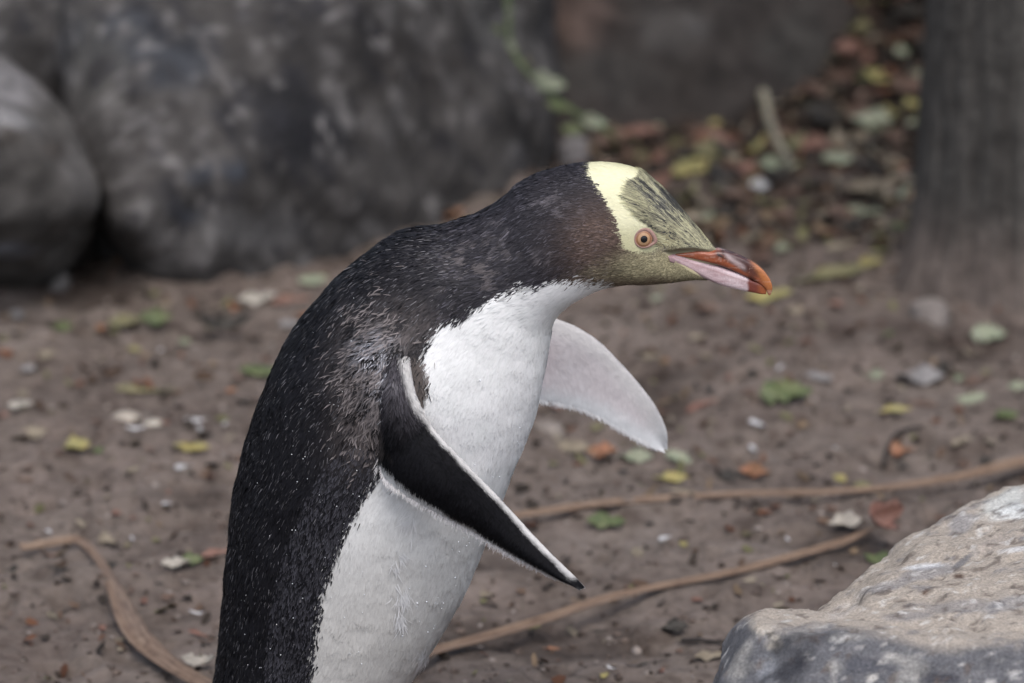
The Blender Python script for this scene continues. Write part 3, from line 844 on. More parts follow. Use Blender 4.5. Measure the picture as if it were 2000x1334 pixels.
    cb = poly_sd(uv, BILL_ZONE)
    near_eye = np.hypot((x - 1260) / 27, (y - 466) / 22)
    keep = (cb < -1.0) & (near_eye > 1.02)
    # short feathers next to bill and eye
    short = np.clip(np.minimum(-cb / 26, (near_eye - 1) * 0.9 + .25), 0.3, 1)
    L = L * np.where(x > 1180, short, 1); lift = lift * np.where(x > 1180, short, 1)
    return L, Wd, lift, np.clip(cR, .002, .9), np.clip(cT, .002, .9), swirl, keep, np.maximum(wh, bd)
def body_weight(p):
    uv = project(p)
    w = np.where(p[:, 1] < Y0 + 0.01, 1.0, 0.40)
    w = w * np.where(uv[:, 1] > 1420, 0.3, 1.0)
    w = w * (1 + 2.6 * sstep(1020, 1180, uv[:, 0])) * (1 + 1.0 * sstep(1200, 1260, uv[:, 0]))
    return w
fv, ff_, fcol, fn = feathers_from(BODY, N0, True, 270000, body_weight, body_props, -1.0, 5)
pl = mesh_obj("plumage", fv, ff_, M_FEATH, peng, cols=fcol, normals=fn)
tag(pl, kind="stuff")

# ------------------------------------------------------------ bill
def loft(rows, n, nt_, power=2.0, colour=None):
    """rows: top x, top y, bottom x, bottom y, half width (photo pixels on the bird's middle plane)"""
    R = catmull(np.array(rows, float), n)
    T = plane_pts(R[:, 0], R[:, 1]); B = plane_pts(R[:, 2], R[:, 3])
    c = (T + B) / 2; h = (T - B) / 2
    a = np.linspace(0, 2 * math.pi, nt_, endpoint=False)
    ca, sa = np.cos(a), np.sin(a)
    e = 2.0 / power
    ca = np.sign(ca) * np.abs(ca) ** e; sa = np.sign(sa) * np.abs(sa) ** e
    P = c[:, None, :] + h[:, None, :] * ca[None, :, None]
    P[..., 1] += (R[:, 4] * KPX)[:, None] * sa[None, :]
    return P, c, a
def loft_obj(name, rows, n, nt_, power, mat, parent, colfun):
    P, c, a = loft(rows, n, nt_, power)
    V = np.concatenate([P.reshape(-1, 3), [c[0], c[-1]]])
    F = [tuple(f_) for f_ in grid_faces(n, nt_, True).tolist()]
    i0, i1 = n * nt_, n * nt_ + 1
    for k in range(nt_):
        F.append((i0, k, (k + 1) % nt_)); F.append((i1, (n - 1) * nt_ + (k + 1) % nt_, (n - 1) * nt_ + k))
    Q = V.copy(); Q[:, 1] = Y0 - np.abs(Q[:, 1] - Y0)
    return mesh_obj(name, V, F, mat, parent, cols=colfun(project(Q), V))
def head_half(px, py):
    loc, nn_ = hit(px, py)
    return 0 if loc is None else (Y0 - loc[1]) / KPX
def billw(px, py, w): return max(w * .85, head_half(px, py) + 3.0) if px < 1400 else w * .85
def lift_(w): return 0.25 * w
UP = []
for (tx, ty, bx_, by_, w) in [(1303, 488, 1304, 498, 20), (1318, 488, 1319, 500, 24), (1342, 486, 1342, 505, 24), (1368, 485, 1368, 511, 24), (1388, 488, 1388, 516, 23), (1405, 486, 1403, 520, 22), (1431, 493, 1428, 529, 18), (1457, 504, 1452, 540, 15.5),
                          (1477, 516, 1470, 548, 13.5), (1495, 532, 1485, 556, 11), (1506, 550, 1495, 565, 8), (1508.5, 563, 1498, 572, 6), (1506, 574, 1502, 577, 2)]:
    w = billw((tx + bx_) / 2, (ty + by_) / 2 + 4, w)
    UP.append((tx, ty, bx_, by_ - lift_(w) * (1 if tx < 1490 else 0.5), w))
LO = []
for (tx, ty, bx_, by_, w) in [(1303, 495, 1308, 502, 18), (1320, 498, 1325, 512, 22), (1342, 504, 1345, 526, 23), (1370, 511, 1370, 540, 21.5), (1406, 522, 1406, 555, 18.5), (1444, 536, 1443, 565, 14.5), (1470, 548, 1469, 570.5, 11), (1487, 555, 1486, 574, 8), (1497, 563, 1496, 574.5, 4)]:
    w = billw((tx + bx_) / 2, (ty + by_) / 2 + 4, w) - 0.8
    LO.append((tx, ty - lift_(w) * 0.95, bx_, by_ - lift_(w) * 0.15, w))
def up_col(uv, V):
    x, y = uv[:, 0], uv[:, 1]
    n = len(x)
    q = np.stack([x / 14, y / 5, V[:, 1] * 0], -1)
    f1 = fbm(q, 3, 401)
    c = np.tile(np.array([0.29, 0.080, 0.036]), (n, 1))                             # brick red side plate
    # along-bill coordinate of the groove line from nostril to the nail
    gl = y - (499 + (x - 1408) * 0.64)
    c = mixc(c, np.array([0.045, 0.020, 0.018]), np.exp(-(gl / 3.0)**2) * sstep(1395, 1410, x) * sstep(1475, 1450, x) * .9)
    ridge = sstep(1402, 1412, x) * sstep(-1, -5, gl)
    c = mixc(c, np.array([0.060, 0.022, 0.020]), ridge)
    pal = np.exp(-((y - (506 + (x - 1428) * 0.66)) / 5.5)**2) * sstep(1412, 1424, x) * sstep(1462, 1450, x)
    c = mixc(c, np.array([0.50, 0.40, 0.40]), pal * 0.85)  # glossy white highlight below the ridge, painted on
    c = mixc(c, np.array([0.10, 0.035, 0.025]), np.exp(-(((x - 1468) / 9)**2)) * 0.85)
    nail = sstep(1470, 1486, x - 0.55 * (y - 530))
    c = mixc(c, np.array([0.42, 0.15, 0.05]), nail)
    c = mixc(c, np.array([0.50, 0.33, 0.22]), sstep(566, 574, y) * nail * 0.6)
    c = mixc(c, np.array([0.05, 0.03, 0.03]), np.exp(-(((x - 1403) / 7)**2 + ((y - 496) / 8)**2)) * .9)
    c = mixc(c, np.array([0.55, 0.40, 0.42]), sstep(1322, 1306, x) * .8)
    tom = np.exp(-((y - (496 + (x - 1310) * 0.335)) / 1.6)**2) * sstep(1325, 1340, x) * sstep(1460, 1440, x)
    c = mixc(c, np.array([0.16, 0.04, 0.02]), tom * .7)
    scr = fbm(np.stack([x / 30, y / 1.8, V[:, 1] * 0], -1), 3, 415)
    c = mixc(c, np.array([0.55, 0.38, 0.32]), sstep(0.22, 0.55, scr) * .35)  # pale scuffs and a streaky highlight, painted on
    return c * (1 + 0.30 * f1)[:, None]
def lo_col(uv, V):
    x, y = uv[:, 0], uv[:, 1]
    n = len(x)
    q = np.stack([x / 16, y / 6, V[:, 1] * 0], -1)
    f1 = fbm(q, 3, 431)
    c = np.tile(np.array([0.55, 0.41, 0.43]), (n, 1))
    c = mixc(c, np.array([0.66, 0.56, 0.58]), sstep(1395, 1440, x) * .7)
    c = mixc(c, np.array([0.40, 0.25, 0.27]), sstep(0.05, 0.5, fbm(np.stack([x / 40, y / 3.2, V[:, 1] * 0], -1), 3, 441)) * .55)
    c = mixc(c, np.array([0.36, 0.22, 0.22]), np.exp(-((y - (500 + (x - 1310) * 0.345)) / 2.2)**2) * .6)
    c = mixc(c, np.array([0.16, 0.04, 0.028]), sstep(1456, 1464, x + 2 * f1))
    c = mixc(c, np.array([0.30, 0.085, 0.03]), sstep(1474, 1490, x))
    c = mixc(c, np.array([0.5, 0.3, 0.32]), sstep(1325, 1310, x) * .6)
    edge = sstep(3.0, 0.0, (502 + (x - 1308) * 0.56) - y) * sstep(1420, 1390, x)
    c = mixc(c, np.array([0.16, 0.10, 0.10]), edge * .6)
    return c * (1 + 0.12 * f1)[:, None]
M_BILL = attr_mat("horn", 0.26, 0.5, noise=(700, 0.82, 1.12, 0.15), coat=0.15)
ub = loft_obj("upper_bill", UP, 120, 64, 3.6, M_BILL, peng, up_col); tag(ub, "brick red upper bill with an orange tip")
lb = loft_obj("lower_bill", LO, 110, 64, 3.6, M_BILL, peng, lo_col); tag(lb, "pink lower bill with a dark red tip")
# nostril grooves
for sgn in (-1, 1):
    p0, p1 = W(1401, 492, Y0), W(1411, 498, Y0)
    pth = catmull(np.array([p0, (p0 + p1) / 2, p1]) + np.array([0, sgn * 18.0 * KPX, 0]), 8)
    P, F = tube_path(pth, [0.0002, .0004, .0005, .0005, .0005, .0004, .0003, .0002], 8)
    m_n = bpy.data.materials.get("nostril")
    if not m_n:
        m_n, nt, b = new_mat("nostril"); b.inputs["Base Color"].default_value = (0.02, 0.014, 0.014, 1); b.inputs["Roughness"].default_value = .6
    o = mesh_obj("nostril", P, F, m_n, ub)

# ------------------------------------------------------------ eyes
def flat_mat(name, col, rough=0.4, spec=0.5, noise=None, coat=0):
    m, nt, b = new_mat(name)
    if noise:
        n = noise_node(nt, noise[0], 5, .6, objcoord(nt))
        r = ramp(nt, n.outputs["Fac"], [(0.3, tuple(c_ * noise[1] for c_ in col)), (0.7, tuple(c_ * noise[2] for c_ in col))])
        nt.links.new(r.outputs[0], b.inputs["Base Color"])
    else:
        b.inputs["Base Color"].default_value = (*col, 1)
    b.inputs["Roughness"].default_value = rough
    b.inputs["Specular IOR Level"].default_value = spec
    b.inputs["Coat Weight"].default_value = coat
    return m
M_IRIS = attr_mat("iris", 0.35, 0.4, noise=(900, .85, 1.15))
M_PUP = flat_mat("pupil", (0.006, 0.006, 0.007), 0.25, 0.5)
M_LID = flat_mat("eyelid_skin", (0.32, 0.20, 0.17), 0.5, 0.3, (500, .8, 1.15))
eye_c, eye_n = hit(1256.5, 466)
eye_n = eye_n / np.linalg.norm(eye_n)
if np.dot(eye_n, ray(1256, 466)) > 0: eye_n = -eye_n
for sgn in (1, -1):
    def mir(P):
        P = np.array(P, float)
        if sgn < 0: P[..., 1] = 2 * Y0 - P[..., 1]
        return P
    n_ = eye_n
    vdir = -ray(1256, 466); vdir /= np.linalg.norm(vdir)
    n_ = eye_n * .55 + vdir * .45; n_ /= np.linalg.norm(n_)
    sx = np.cross([0, 0, 1.0], n_); sx /= np.linalg.norm(sx); sz = np.cross(n_, sx)
    if sx[0] < 0: sx, sz = -sx, sz
    sz = np.cross(n_, sx); sz = sz if sz[2] > 0 else -sz
    def disc(rad, bulge, off, rings, cx=0.0, cz=0.0, seg=40, ex=1.0, rin=0.0):
        V = []
        for i_ in range(rings + 1):
            r = rin + (rad - rin) * i_ / rings
            for k in range(seg):
                a = k / seg * 2 * math.pi
                V.append(eye_c + n_ * (off + bulge * (1 - (r / rad)**2)) + sx * (r * math.cos(a) * ex + cx) + sz * (r * math.sin(a) + cz))
        return np.array(V), [tuple(f_) for f_ in grid_faces(rings + 1, seg, True).tolist()]
    rI = 17.6 * KPX
    eye = mesh_obj("eye", *(lambda v, f_: (mir(v), f_))(*disc(rI, 0.0022, 0.0006, 14, rin=0.0001)), M_IRIS, peng,
                   cols=np.array([np.array([0.40, 0.245, 0.135]) if r_ < 10 else (np.array([0.25, 0.12, 0.06]) if r_ < 12 else np.array([0.36, 0.19, 0.115])) for r_ in range(15) for _ in range(40)]))
    v, f_ = disc(7.0 * KPX, 0.0004, 0.0006 + 0.0022 * (1 - (7 / 17.)**2) + 0.0001, 5, rin=0.00005)
    mesh_obj("pupil", mir(v), f_, M_PUP, eye)
    # fleshy lid: a rounded ring, drawn out to a point in front
    V = []; segs, ring = 56, 12
    for k in range(segs):
        a = k / segs * 2 * math.pi
        ca, sa = math.cos(a), math.sin(a)
        pt = max(0, math.cos(a + 0.15))**8
        rc = (18.6 + 3.6 * pt) * KPX; rc2 = 17.2 * KPX
        up = max(0, math.sin(a - .2))
        rr = (1.9 + 1.7 * up + 2.4 * max(0, ca)**2) * KPX
        ctr_ = eye_c + sx * (ca * rc + 1.2 * KPX) + sz * (sa * (rc2 + up * 1.0 * KPX) - 3 * KPX * pt) + n_ * 0.0006
        rad = sx * ca + sz * sa
        for q_ in range(ring):
            b2 = q_ / ring * 2 * math.pi
            V.append(ctr_ + rad * rr * math.cos(b2) + n_ * rr * 0.7 * math.sin(b2))
    V = np.array(V)
    F = [(k * ring + q_, ((k + 1) % segs) * ring + q_, ((k + 1) % segs) * ring + (q_ + 1) % ring, k * ring + (q_ + 1) % ring) for k in range(segs) for q_ in range(ring)]
    mesh_obj("eyelid", mir(V), F, M_LID, eye)

# ------------------------------------------------------------ flippers
def flipper(name, rows, ncols, tmid, colfun, label, seed, count, far=False, props=None):
    """rows: leading x, y, trailing x, y, depth of leading edge, depth of trailing edge, half thickness mm"""
    R = catmull(np.array(rows, float), 150)
    n, m_ = len(R), ncols
    Lp = np.array([W(r[0], r[1], Y0 + r[4]) for r in R]); Tp = np.array([W(r[2], r[3], Y0 + r[5]) for r in R])
    tt = (1 - np.cos(np.linspace(0, math.pi, m_))) / 2
    base = Lp[:, None, :] * (1 - tt)[None, :, None] + Tp[:, None, :] * tt[None, :, None]
    ds = np.gradient(base, axis=0); dt = np.gradient(base, axis=1)
    nr = np.cross(ds, dt); nr /= np.linalg.norm(nr, axis=2, keepdims=True) + 1e-12
    nr *= -np.sign(np.sum(nr[..., 1]))       # towards the camera
    prof = (np.clip(tt, 0, 1) ** 0.7 * (1 - tt)) * 3.0
    th = (R[:, 6] * 0.001)[:, None] * np.clip(prof, 0, 1)[None, :]
    rip = fbm(base * 60, 3, seed) * 0.0006
    camb = 0.004 * np.sin(tt * math.pi)[None, :] * (1 if not far else -1)
    f_ = base + nr * (th + camb + rip)[..., None]; bk = base - nr * (th - camb)[..., None]
    ring = np.concatenate([f_, bk[:, ::-1][:, 1:-1]], 1)
    M_ = ring.shape[1]
    V = np.concatenate([ring.reshape(-1, 3), [ring[0].mean(0), ring[-1].mean(0)]])
    F = [tuple(q_) for q_ in grid_faces(n, M_, True).tolist()]
    for k in range(M_):
        F.append((n * M_, k, (k + 1) % M_)); F.append((n * M_ + 1, (n - 1) * M_ + (k + 1) % M_, (n - 1) * M_ + k))
    sg = np.repeat(np.linspace(0, 1, n)[:, None], M_, 1)
    tg = np.concatenate([np.tile(tt, (n, 1)), np.tile(tt[::-1][1:-1], (n, 1))], 1)
    isf = np.concatenate([np.ones((n, m_)), np.zeros((n, M_ - m_))], 1)
    chord = np.linalg.norm(Lp - Tp, axis=1) / KPX
    cg = np.repeat(chord[:, None], M_, 1)
    cols = colfun(sg.ravel(), tg.ravel(), isf.ravel(), cg.ravel(), ring.reshape(-1, 3))
    o = mesh_obj(name, V, F, M_FLIP, peng, cols=np.concatenate([cols, cols[:1], cols[-1:]]))
    tag(o, label)
    # short scale like feathers and the trailing fringe
    Nn = grid_normals(ring)
    Nn *= np.sign(np.sum(Nn[:, :m_] * nr))
    cmap = cols.reshape(n, M_, 3)
    tree_s = ring.reshape(-1, 3)
    rg = np.random.default_rng(seed)
    i = rg.integers(0, n - 1, count); j = rg.integers(0, M_, count)
    u, v = rg.random(count)[:, None], rg.random(count)[:, None]
    j2 = (j + 1) % M_
    p = (ring[i, j] * (1 - u) + ring[i + 1, j] * u) * (1 - v) + (ring[i, j2] * (1 - u) + ring[i + 1, j2] * u) * v
    nn = Nn[i, j]; cc_ = cmap[i, j] * (rg.uniform(.92, 1.05, count) if far else rg.uniform(.5, 1.9, count) ** np.where(cmap[i, j, 0] < .2, 1.0, .15))[:, None]
    sdir_ = ring[i + 1, j] - ring[i, j]; sdir_ /= np.linalg.norm(sdir_, axis=1, keepdims=True) + 1e-12
    cdir = (Tp - Lp)[i]; cdir = cdir / (np.linalg.norm(cdir, axis=1, keepdims=True) + 1e-12)
    tgq = tg[i, j][:, None]
    t = sdir_ * np.where(tgq < .3, 1.0, .55) + cdir * np.where(tgq < .3, 0.12, .8) + rg.normal(0, .10, (count, 3)); t -= nn * np.sum(t * nn, 1, keepdims=True) * .8
    t /= np.linalg.norm(t, axis=1, keepdims=True) + 1e-12
    s2 = np.cross(nn, t)
    tgj = tg[i, j]
    Lh = np.where(tgj > 0.93, 0.0040 * rg.uniform(.4, 1.6, count), 0.0030) * np.where(sg[i, j] < 0.26, 2.2, 1.0) * rg.uniform(.7, 1.3, count); Wh = np.where(tgj > .93, 0.0006, 0.0011) * rg.uniform(.6, 1.2, count)
    Lh *= np.clip(chord[i] / 70, .35, 1)
    h = np.where(sg[i, j] < 0.26, 0.0016, 0.0003)[:, None]
    L1, W1 = Lh[:, None], Wh[:, None]
    V2 = np.stack([p - s2 * W1 * .4, p + s2 * W1 * .4, p + t * L1 + nn * h + s2 * W1 * .15, p + t * L1 + nn * h - s2 * W1 * .15], 1).reshape(-1, 3)
    F2 = np.arange(count * 4).reshape(-1, 4)[:, ::-1]
    o2 = mesh_obj("flipper_feathers", V2, F2, M_FLIPF, o, cols=np.repeat(cc_, 4, 0), normals=np.repeat(nn, 4, 0))
    tag(o2, kind="stuff")
    return o
M_FLIP = attr_mat("flipper_skin", 0.7, 0.1)
M_FLIPF = attr_mat("flipper_feathers", 0.7, 0.08, transl=0.05)
def near_col(s, t, isf, chord, P):
    n3 = fbm(P * 90, 3, 501)
    dl = t * chord; dtr = (1 - t) * chord
    uv = project(P); x, y = uv[:, 0], uv[:, 1]
    c = np.tile(np.array([0.005, 0.005, 0.0062]), (len(s), 1))
    c = mixc(c, np.array([0.060, 0.056, 0.064]), sstep(860, 740, y + 24 * n3) * .9)  # grey root feathers, with a blue-grey sheen painted into the top
    c = mixc(c, np.array([0.30, 0.29, 0.31]), sstep(770, 690, y) * sstep(0.05, 0.5, n3) * .8)
    c = mixc(c, np.array([0.085, 0.074, 0.070]), sstep(46, 8, dtr + 26 * n3) * sstep(900, 850, y + 20 * n3) * .9)
    wl = 5.5 - 0.5 * s
    c = mixc(c, np.array([0.58, 0.57, 0.56]), sstep(5, -5, dl - wl + 3 * n3) * sstep(0.955, 0.90, s))
    wt = 14 * sstep(0.22, 0.36, s) * (1 - 0.55 * sstep(0.5, 0.8, s)) * sstep(0.97, .86, s)
    c = mixc(c, np.array([0.66, 0.67, 0.67]), sstep(7, -7, dtr - wt + 6 * n3) * sstep(0.20, 0.30, s) * .9)
    # the underside is white with a pink flush
    under = np.tile(np.array([0.62, 0.60, 0.60]), (len(s), 1))
    return mixc(under, c, isf)
def on_body(px, py, out_):
    loc, n_ = hit(px, py)
    return float(loc[1] - Y0) - out_
NEAR = [(803, 660, 758, 690, on_body(803, 660, -0.010), on_body(758, 690, -0.014), 6), (798, 712, 748, 780, on_body(798, 712, 0.002), on_body(748, 780, -0.010), 8),
        (812, 778, 744, 862, on_body(812, 778, 0.010), on_body(744, 862, -0.002), 8), (848, 838, 748, 924, on_body(848, 838, 0.020), on_body(748, 924, 0.008), 7),
        (900, 895, 788, 962, -0.121, -0.110, 6), (950, 947, 850, 998, -0.126, -0.117, 5.2), (1000, 1000, 920, 1035, -0.130, -0.121, 4.6), (1050, 1055, 990, 1076, -0.139, -0.132, 3.8),
        (1100, 1105, 1062, 1116, -0.149, -0.144, 3.0), (1124, 1128, 1100, 1135, -0.154, -0.151, 2.4), (1141, 1146, 1136, 1148, -0.158, -0.157, 1.2)]
flipper("flipper", NEAR, 60, None, near_col, "black flipper edged in white, swung forward and down", 61, 30000)
def far_col(s, t, isf, chord, P):
    n3 = fbm(P * 70, 3, 541); n4 = fbm(P * 22, 2, 547)
    dl = t * chord; dtr = (1 - t) * chord
    c = np.tile(np.array([0.76, 0.71, 0.72]), (len(s), 1)) * (1 + 0.03 * n3)[:, None]
    c = mixc(c, np.array([0.72, 0.62, 0.63]), sstep(0.0, 0.5, n4) * .5)
    c = mixc(c, np.array([0.80, 0.78, 0.77]), sstep(50, 8, dl + 6 * n3) * .9)
    c = mixc(c, np.array([0.78, 0.79, 0.80]), sstep(45, 5, dtr + 8 * n3) * .95)
    c = mixc(c, np.array([0.80, 0.81, 0.82]), sstep(0.78, 0.98, s))
    bkc = np.tile(np.array([0.0085, 0.0085, 0.0105]), (len(s), 1))
    bkc = mixc(bkc, np.array([0.78, 0.78, 0.78]), np.maximum(sstep(16, 10, dl), sstep(24, 16, dtr)))
    return mixc(bkc, c, isf)
FAR = [(846, 640, 790, 720, 0.072, 0.074, 6), (900, 628, 860, 750, 0.092, 0.086, 7), (970, 618, 930, 768, 0.106, 0.097, 7), (1040, 614, 1010, 776, 0.116, 0.106, 6.5), (1110, 632, 1070, 782, 0.125, 0.115, 6),
       (1165, 664, 1125, 793, 0.133, 0.124, 5.2), (1210, 708, 1172, 812, 0.140, 0.132, 4.6), (1250, 753, 1215, 836, 0.146, 0.139, 4), (1282, 798, 1250, 856, 0.151, 0.146, 3.3), (1301, 842, 1278, 871, 0.155, 0.152, 2.6), (1303, 876, 1297, 881, 0.157, 0.156, 1.2)]
flipper("flipper", FAR, 60, None, far_col, "pinkish white underside of the raised flipper on the far side", 67, 24000, far=True)

# ------------------------------------------------------------ tail and feet (below the picture's edge)
tl0 = W(425, 1440, Y0)
tf = []
V, F = [], []
for k in range(9):
    a = (k - 4) / 4 * 0.5
    r0 = tl0 + np.array([0.01, 0.028 * math.sin(a * 1.8), 0.0]); r1 = tl0 + np.array([-0.040 * math.cos(a), 0.06 * math.sin(a), -0.075])
    for (pp, w) in ((r0, .004), ((r0 + r1) / 2 + np.array([-.004, 0, 0]), .0045), (r1, .0012)):
        for dx, dy in ((-.0012, -w), (.0012, -w), (.0012, w), (-.0012, w)):
            V.append(pp + np.array([dx, dy, 0]))
    o_ = k * 12
    for q_ in (0, 4):
        for s_ in range(4):
            F.append((o_ + q_ + s_, o_ + q_ + (s_ + 1) % 4, o_ + q_ + 4 + (s_ + 1) % 4, o_ + q_ + 4 + s_))
    F += [(o_ + 3, o_ + 2, o_ + 1, o_), (o_ + 8, o_ + 9, o_ + 10, o_ + 11)]
mesh_obj("tail", V, F, flat_mat("tail_feather", (0.014, 0.013, 0.015), .6, .3, (300, .6, 1.5)), peng)
M_FOOT = flat_mat("pink_foot", (0.50, 0.31, 0.28), .55, .35, (220, .7, 1.2))
for sgn, fx in ((-1, 0.03), (1, -0.005)):
    ax = W(610, 1334, Y0)[0] + fx; ay = Y0 + sgn * 0.045
    gz = float(ground_h(ax, ay))
    ank = np.array([ax - 0.02, ay, gz + 0.024])
    V = []; F = []
    pth = np.array([[ax - 0.02, ay, 0.125], [ax - 0.026, ay, gz + 0.06], ank, ank + np.array([0.016, 0, -0.008])])
    P, Fq = tube_path(catmull(pth, 12), np.linspace(.024, .013, 12), 14, .1)
    leg = mesh_obj("leg", P, Fq, M_FOOT, peng)
    # webbed sole and three toes
    toes = []
    for a, L in ((-0.42, .062), (0.0, .072), (0.42, .062)):
        tip = np.array([ax + 0.012 + math.cos(a) * L, ay + math.sin(a) * L, 0])
        tip[2] = float(ground_h(tip[0], tip[1])) + 0.004
        toes.append(tip)
        p0 = ank + np.array([0.004, 0, -0.010]); midp = (p0 + tip) / 2 + np.array([0, 0, 0.005])
        P, Fq = tube_path(catmull(np.array([p0, midp, tip]), 10), np.linspace(.009, .0042, 10), 10, .15)
        t_ = mesh_obj("toe", P, Fq, M_FOOT, leg)
        P, Fq = tube_path(catmull(np.array([tip, tip + np.array([.009 * math.cos(a), .009 * math.sin(a), .001]), tip + np.array([.015 * math.cos(a), .015 * math.sin(a), -.004])]), 6), np.linspace(.0034, .0006, 6), 8)
        mesh_obj("claw", P, Fq, M_PUP, leg)
    for q_ in range(2):
        a_, b_2 = toes[q_] * .9 + ank * .1, toes[q_ + 1] * .9 + ank * .1
        mid = (a_ + b_2) / 2 * .9 + ank * .1
        h = np.array([0, 0, .0025])
        V = [ank + [0, 0, -.013], a_ - h * .4, mid - h * .4, b_2 - h * .4]
        V = V + [v_ + h for v_ in V]
        mesh_obj("web", V, [(0, 1, 2, 3), (7, 6, 5, 4), (0, 4, 5, 1), (1, 5, 6, 2), (2, 6, 7, 3), (3, 7, 4, 0)], M_FOOT, leg)

# ------------------------------------------------------------ water beads on the breast and back
V, F = [], []
ico = bmesh.new(); bmesh.ops.create_icosphere(ico, subdivisions=1, radius=1.0)
iv = np.array([v_.co[:] for v_ in ico.verts]); if_ = np.array([[v_.index for v_ in f_.verts] for f_ in ico.faces]); ico.free()
rg = np.random.default_rng(9)
cnt = 0
for k in range(150):
    if k < 40:
        y = rg.uniform(740, 1300); x = np.interp(y, [740, 815, 915, 1000, 1110, 1225, 1330], [1055, 1038, 998, 962, 922, 862, 795]) - abs(rg.normal(0, 45)) - 3
    else:
        y = rg.uniform(560, 1320); x = rg.uniform(450, 720)
    loc, n_ = hit(x, y)
    if loc is None: continue
    c0, uv_, wh_, _, _ = base_colour(np.array([loc]))
    if k < 40 and wh_[0] < .5: continue
    r = rg.uniform(0.0003, 0.0007) * (1 if k < 40 else .7)
    loc = loc - ray(x, y) / np.linalg.norm(ray(x, y)) * 0.0016
    V.append(iv * r + loc); F.append(if_ + cnt * len(iv)); cnt += 1
M_WATER, nt, b = new_mat("water_bead")
b.inputs["Base Color"].default_value = (0.82, 0.86, 0.9, 1); b.inputs["Roughness"].default_value = 0.08; b.inputs["IOR"].default_value = 1.33
o = mesh_obj("water_beads", np.concatenate(V), np.concatenate(F), M_WATER, peng); tag(o, kind="stuff")

# ------------------------------------------------------------ loose wisps of down on the belly
rg = np.random.default_rng(31)
for (x0, y0, ln, cnt_, dr) in ((787, 1160, 30, 46, -80), (779, 1205, 30, 42, -78), (785, 1085, 16, 26, -50), (796, 1020, 22, 30, -115), (770, 1110, 12, 14, -40), (826, 1276, 24, 34, -118)):
    V, F, Nn_ = [], [], []
    for k in range(int(cnt_ * 1.7)):
        hx, hy = x0 + rg.normal(0, 4), y0 + rg.normal(0, ln * .22)
        loc, n_ = hit(hx, hy)
        if loc is None: continue
        n_ = n_ / np.linalg.norm(n_)
        if np.dot(n_, ray(hx, hy)) > 0: n_ = -n_
        an = math.radians(dr + rg.normal(0, 15))
        t = np.array([math.cos(an), 0, math.sin(an)]); t -= n_ * np.dot(t, n_); t /= np.linalg.norm(t)
        s_ = np.cross(n_, t); L = ln * KPX * rg.uniform(.5, 1.1); w = .00018 * rg.uniform(.6, 1.3); h = rg.uniform(.0006, .0022)
        bend = s_ * rg.normal(0, .18) * L
        pts = [loc - n_ * .0005, loc + t * L * .5 + n_ * (h + .0008), loc + t * L + n_ * h * 1.3 + bend]
        o_ = len(V)
        for p_, ww in zip(pts, (w, w * 1.1, w * .3)): V += [p_ + s_ * ww, p_ - s_ * ww]; Nn_ += [n_, n_]
        F += [(o_, o_ + 1, o_ + 3, o_ + 2), (o_ + 2, o_ + 3, o_ + 5, o_ + 4)]
    if not V: continue
    F = np.array(F)
    g_ = np.cross(np.array(V[1]) - np.array(V[0]), np.array(V[3]) - np.array(V[0]))
    if np.dot(g_, Nn_[0]) < 0: F = F[:, ::-1]
    mesh_obj("down_tuft", np.array(V), F, M_FEATH, peng, cols=np.full((len(V), 3), .80), normals=np.array(Nn_))

# ================================================================== WHAT LIES ON THE GROUND
LEAFCOL = {'palegreen': ((0.25, 0.31, 0.18), (0.36, 0.38, 0.24)), 'green': ((0.075, 0.125, 0.03), (0.17, 0.20, 0.06)), 'yellow': ((0.46, 0.35, 0.05), (0.33, 0.31, 0.08)),
           'orange': ((0.40, 0.13, 0.035), (0.30, 0.14, 0.05)), 'tan': ((0.34, 0.27, 0.17), (0.24, 0.19, 0.12)), 'brown': ((0.12, 0.06, 0.035), (0.20, 0.11, 0.07)),
           'dark': ((0.022, 0.018, 0.015), (0.05, 0.042, 0.03)), 'olive': ((0.17, 0.17, 0.06), (0.26, 0.22, 0.08)), 'grey': ((0.34, 0.32, 0.31), (0.24, 0.225, 0.22)),
           'rust': ((0.24, 0.085, 0.05), (0.30, 0.15, 0.10)), 'cream': ((0.52, 0.47, 0.38), (0.38, 0.34, 0.28)), 'white': ((0.66, 0.67, 0.69), (0.55, 0.56, 0.58))}
WORD = {'palegreen': 'pale green', 'green': 'fresh green', 'yellow': 'yellow', 'orange': 'orange', 'tan': 'tan', 'brown': 'brown', 'dark': 'blackish', 'olive': 'olive', 'grey': 'greyish', 'rust': 'rust red', 'cream': 'cream', 'white': 'white'}
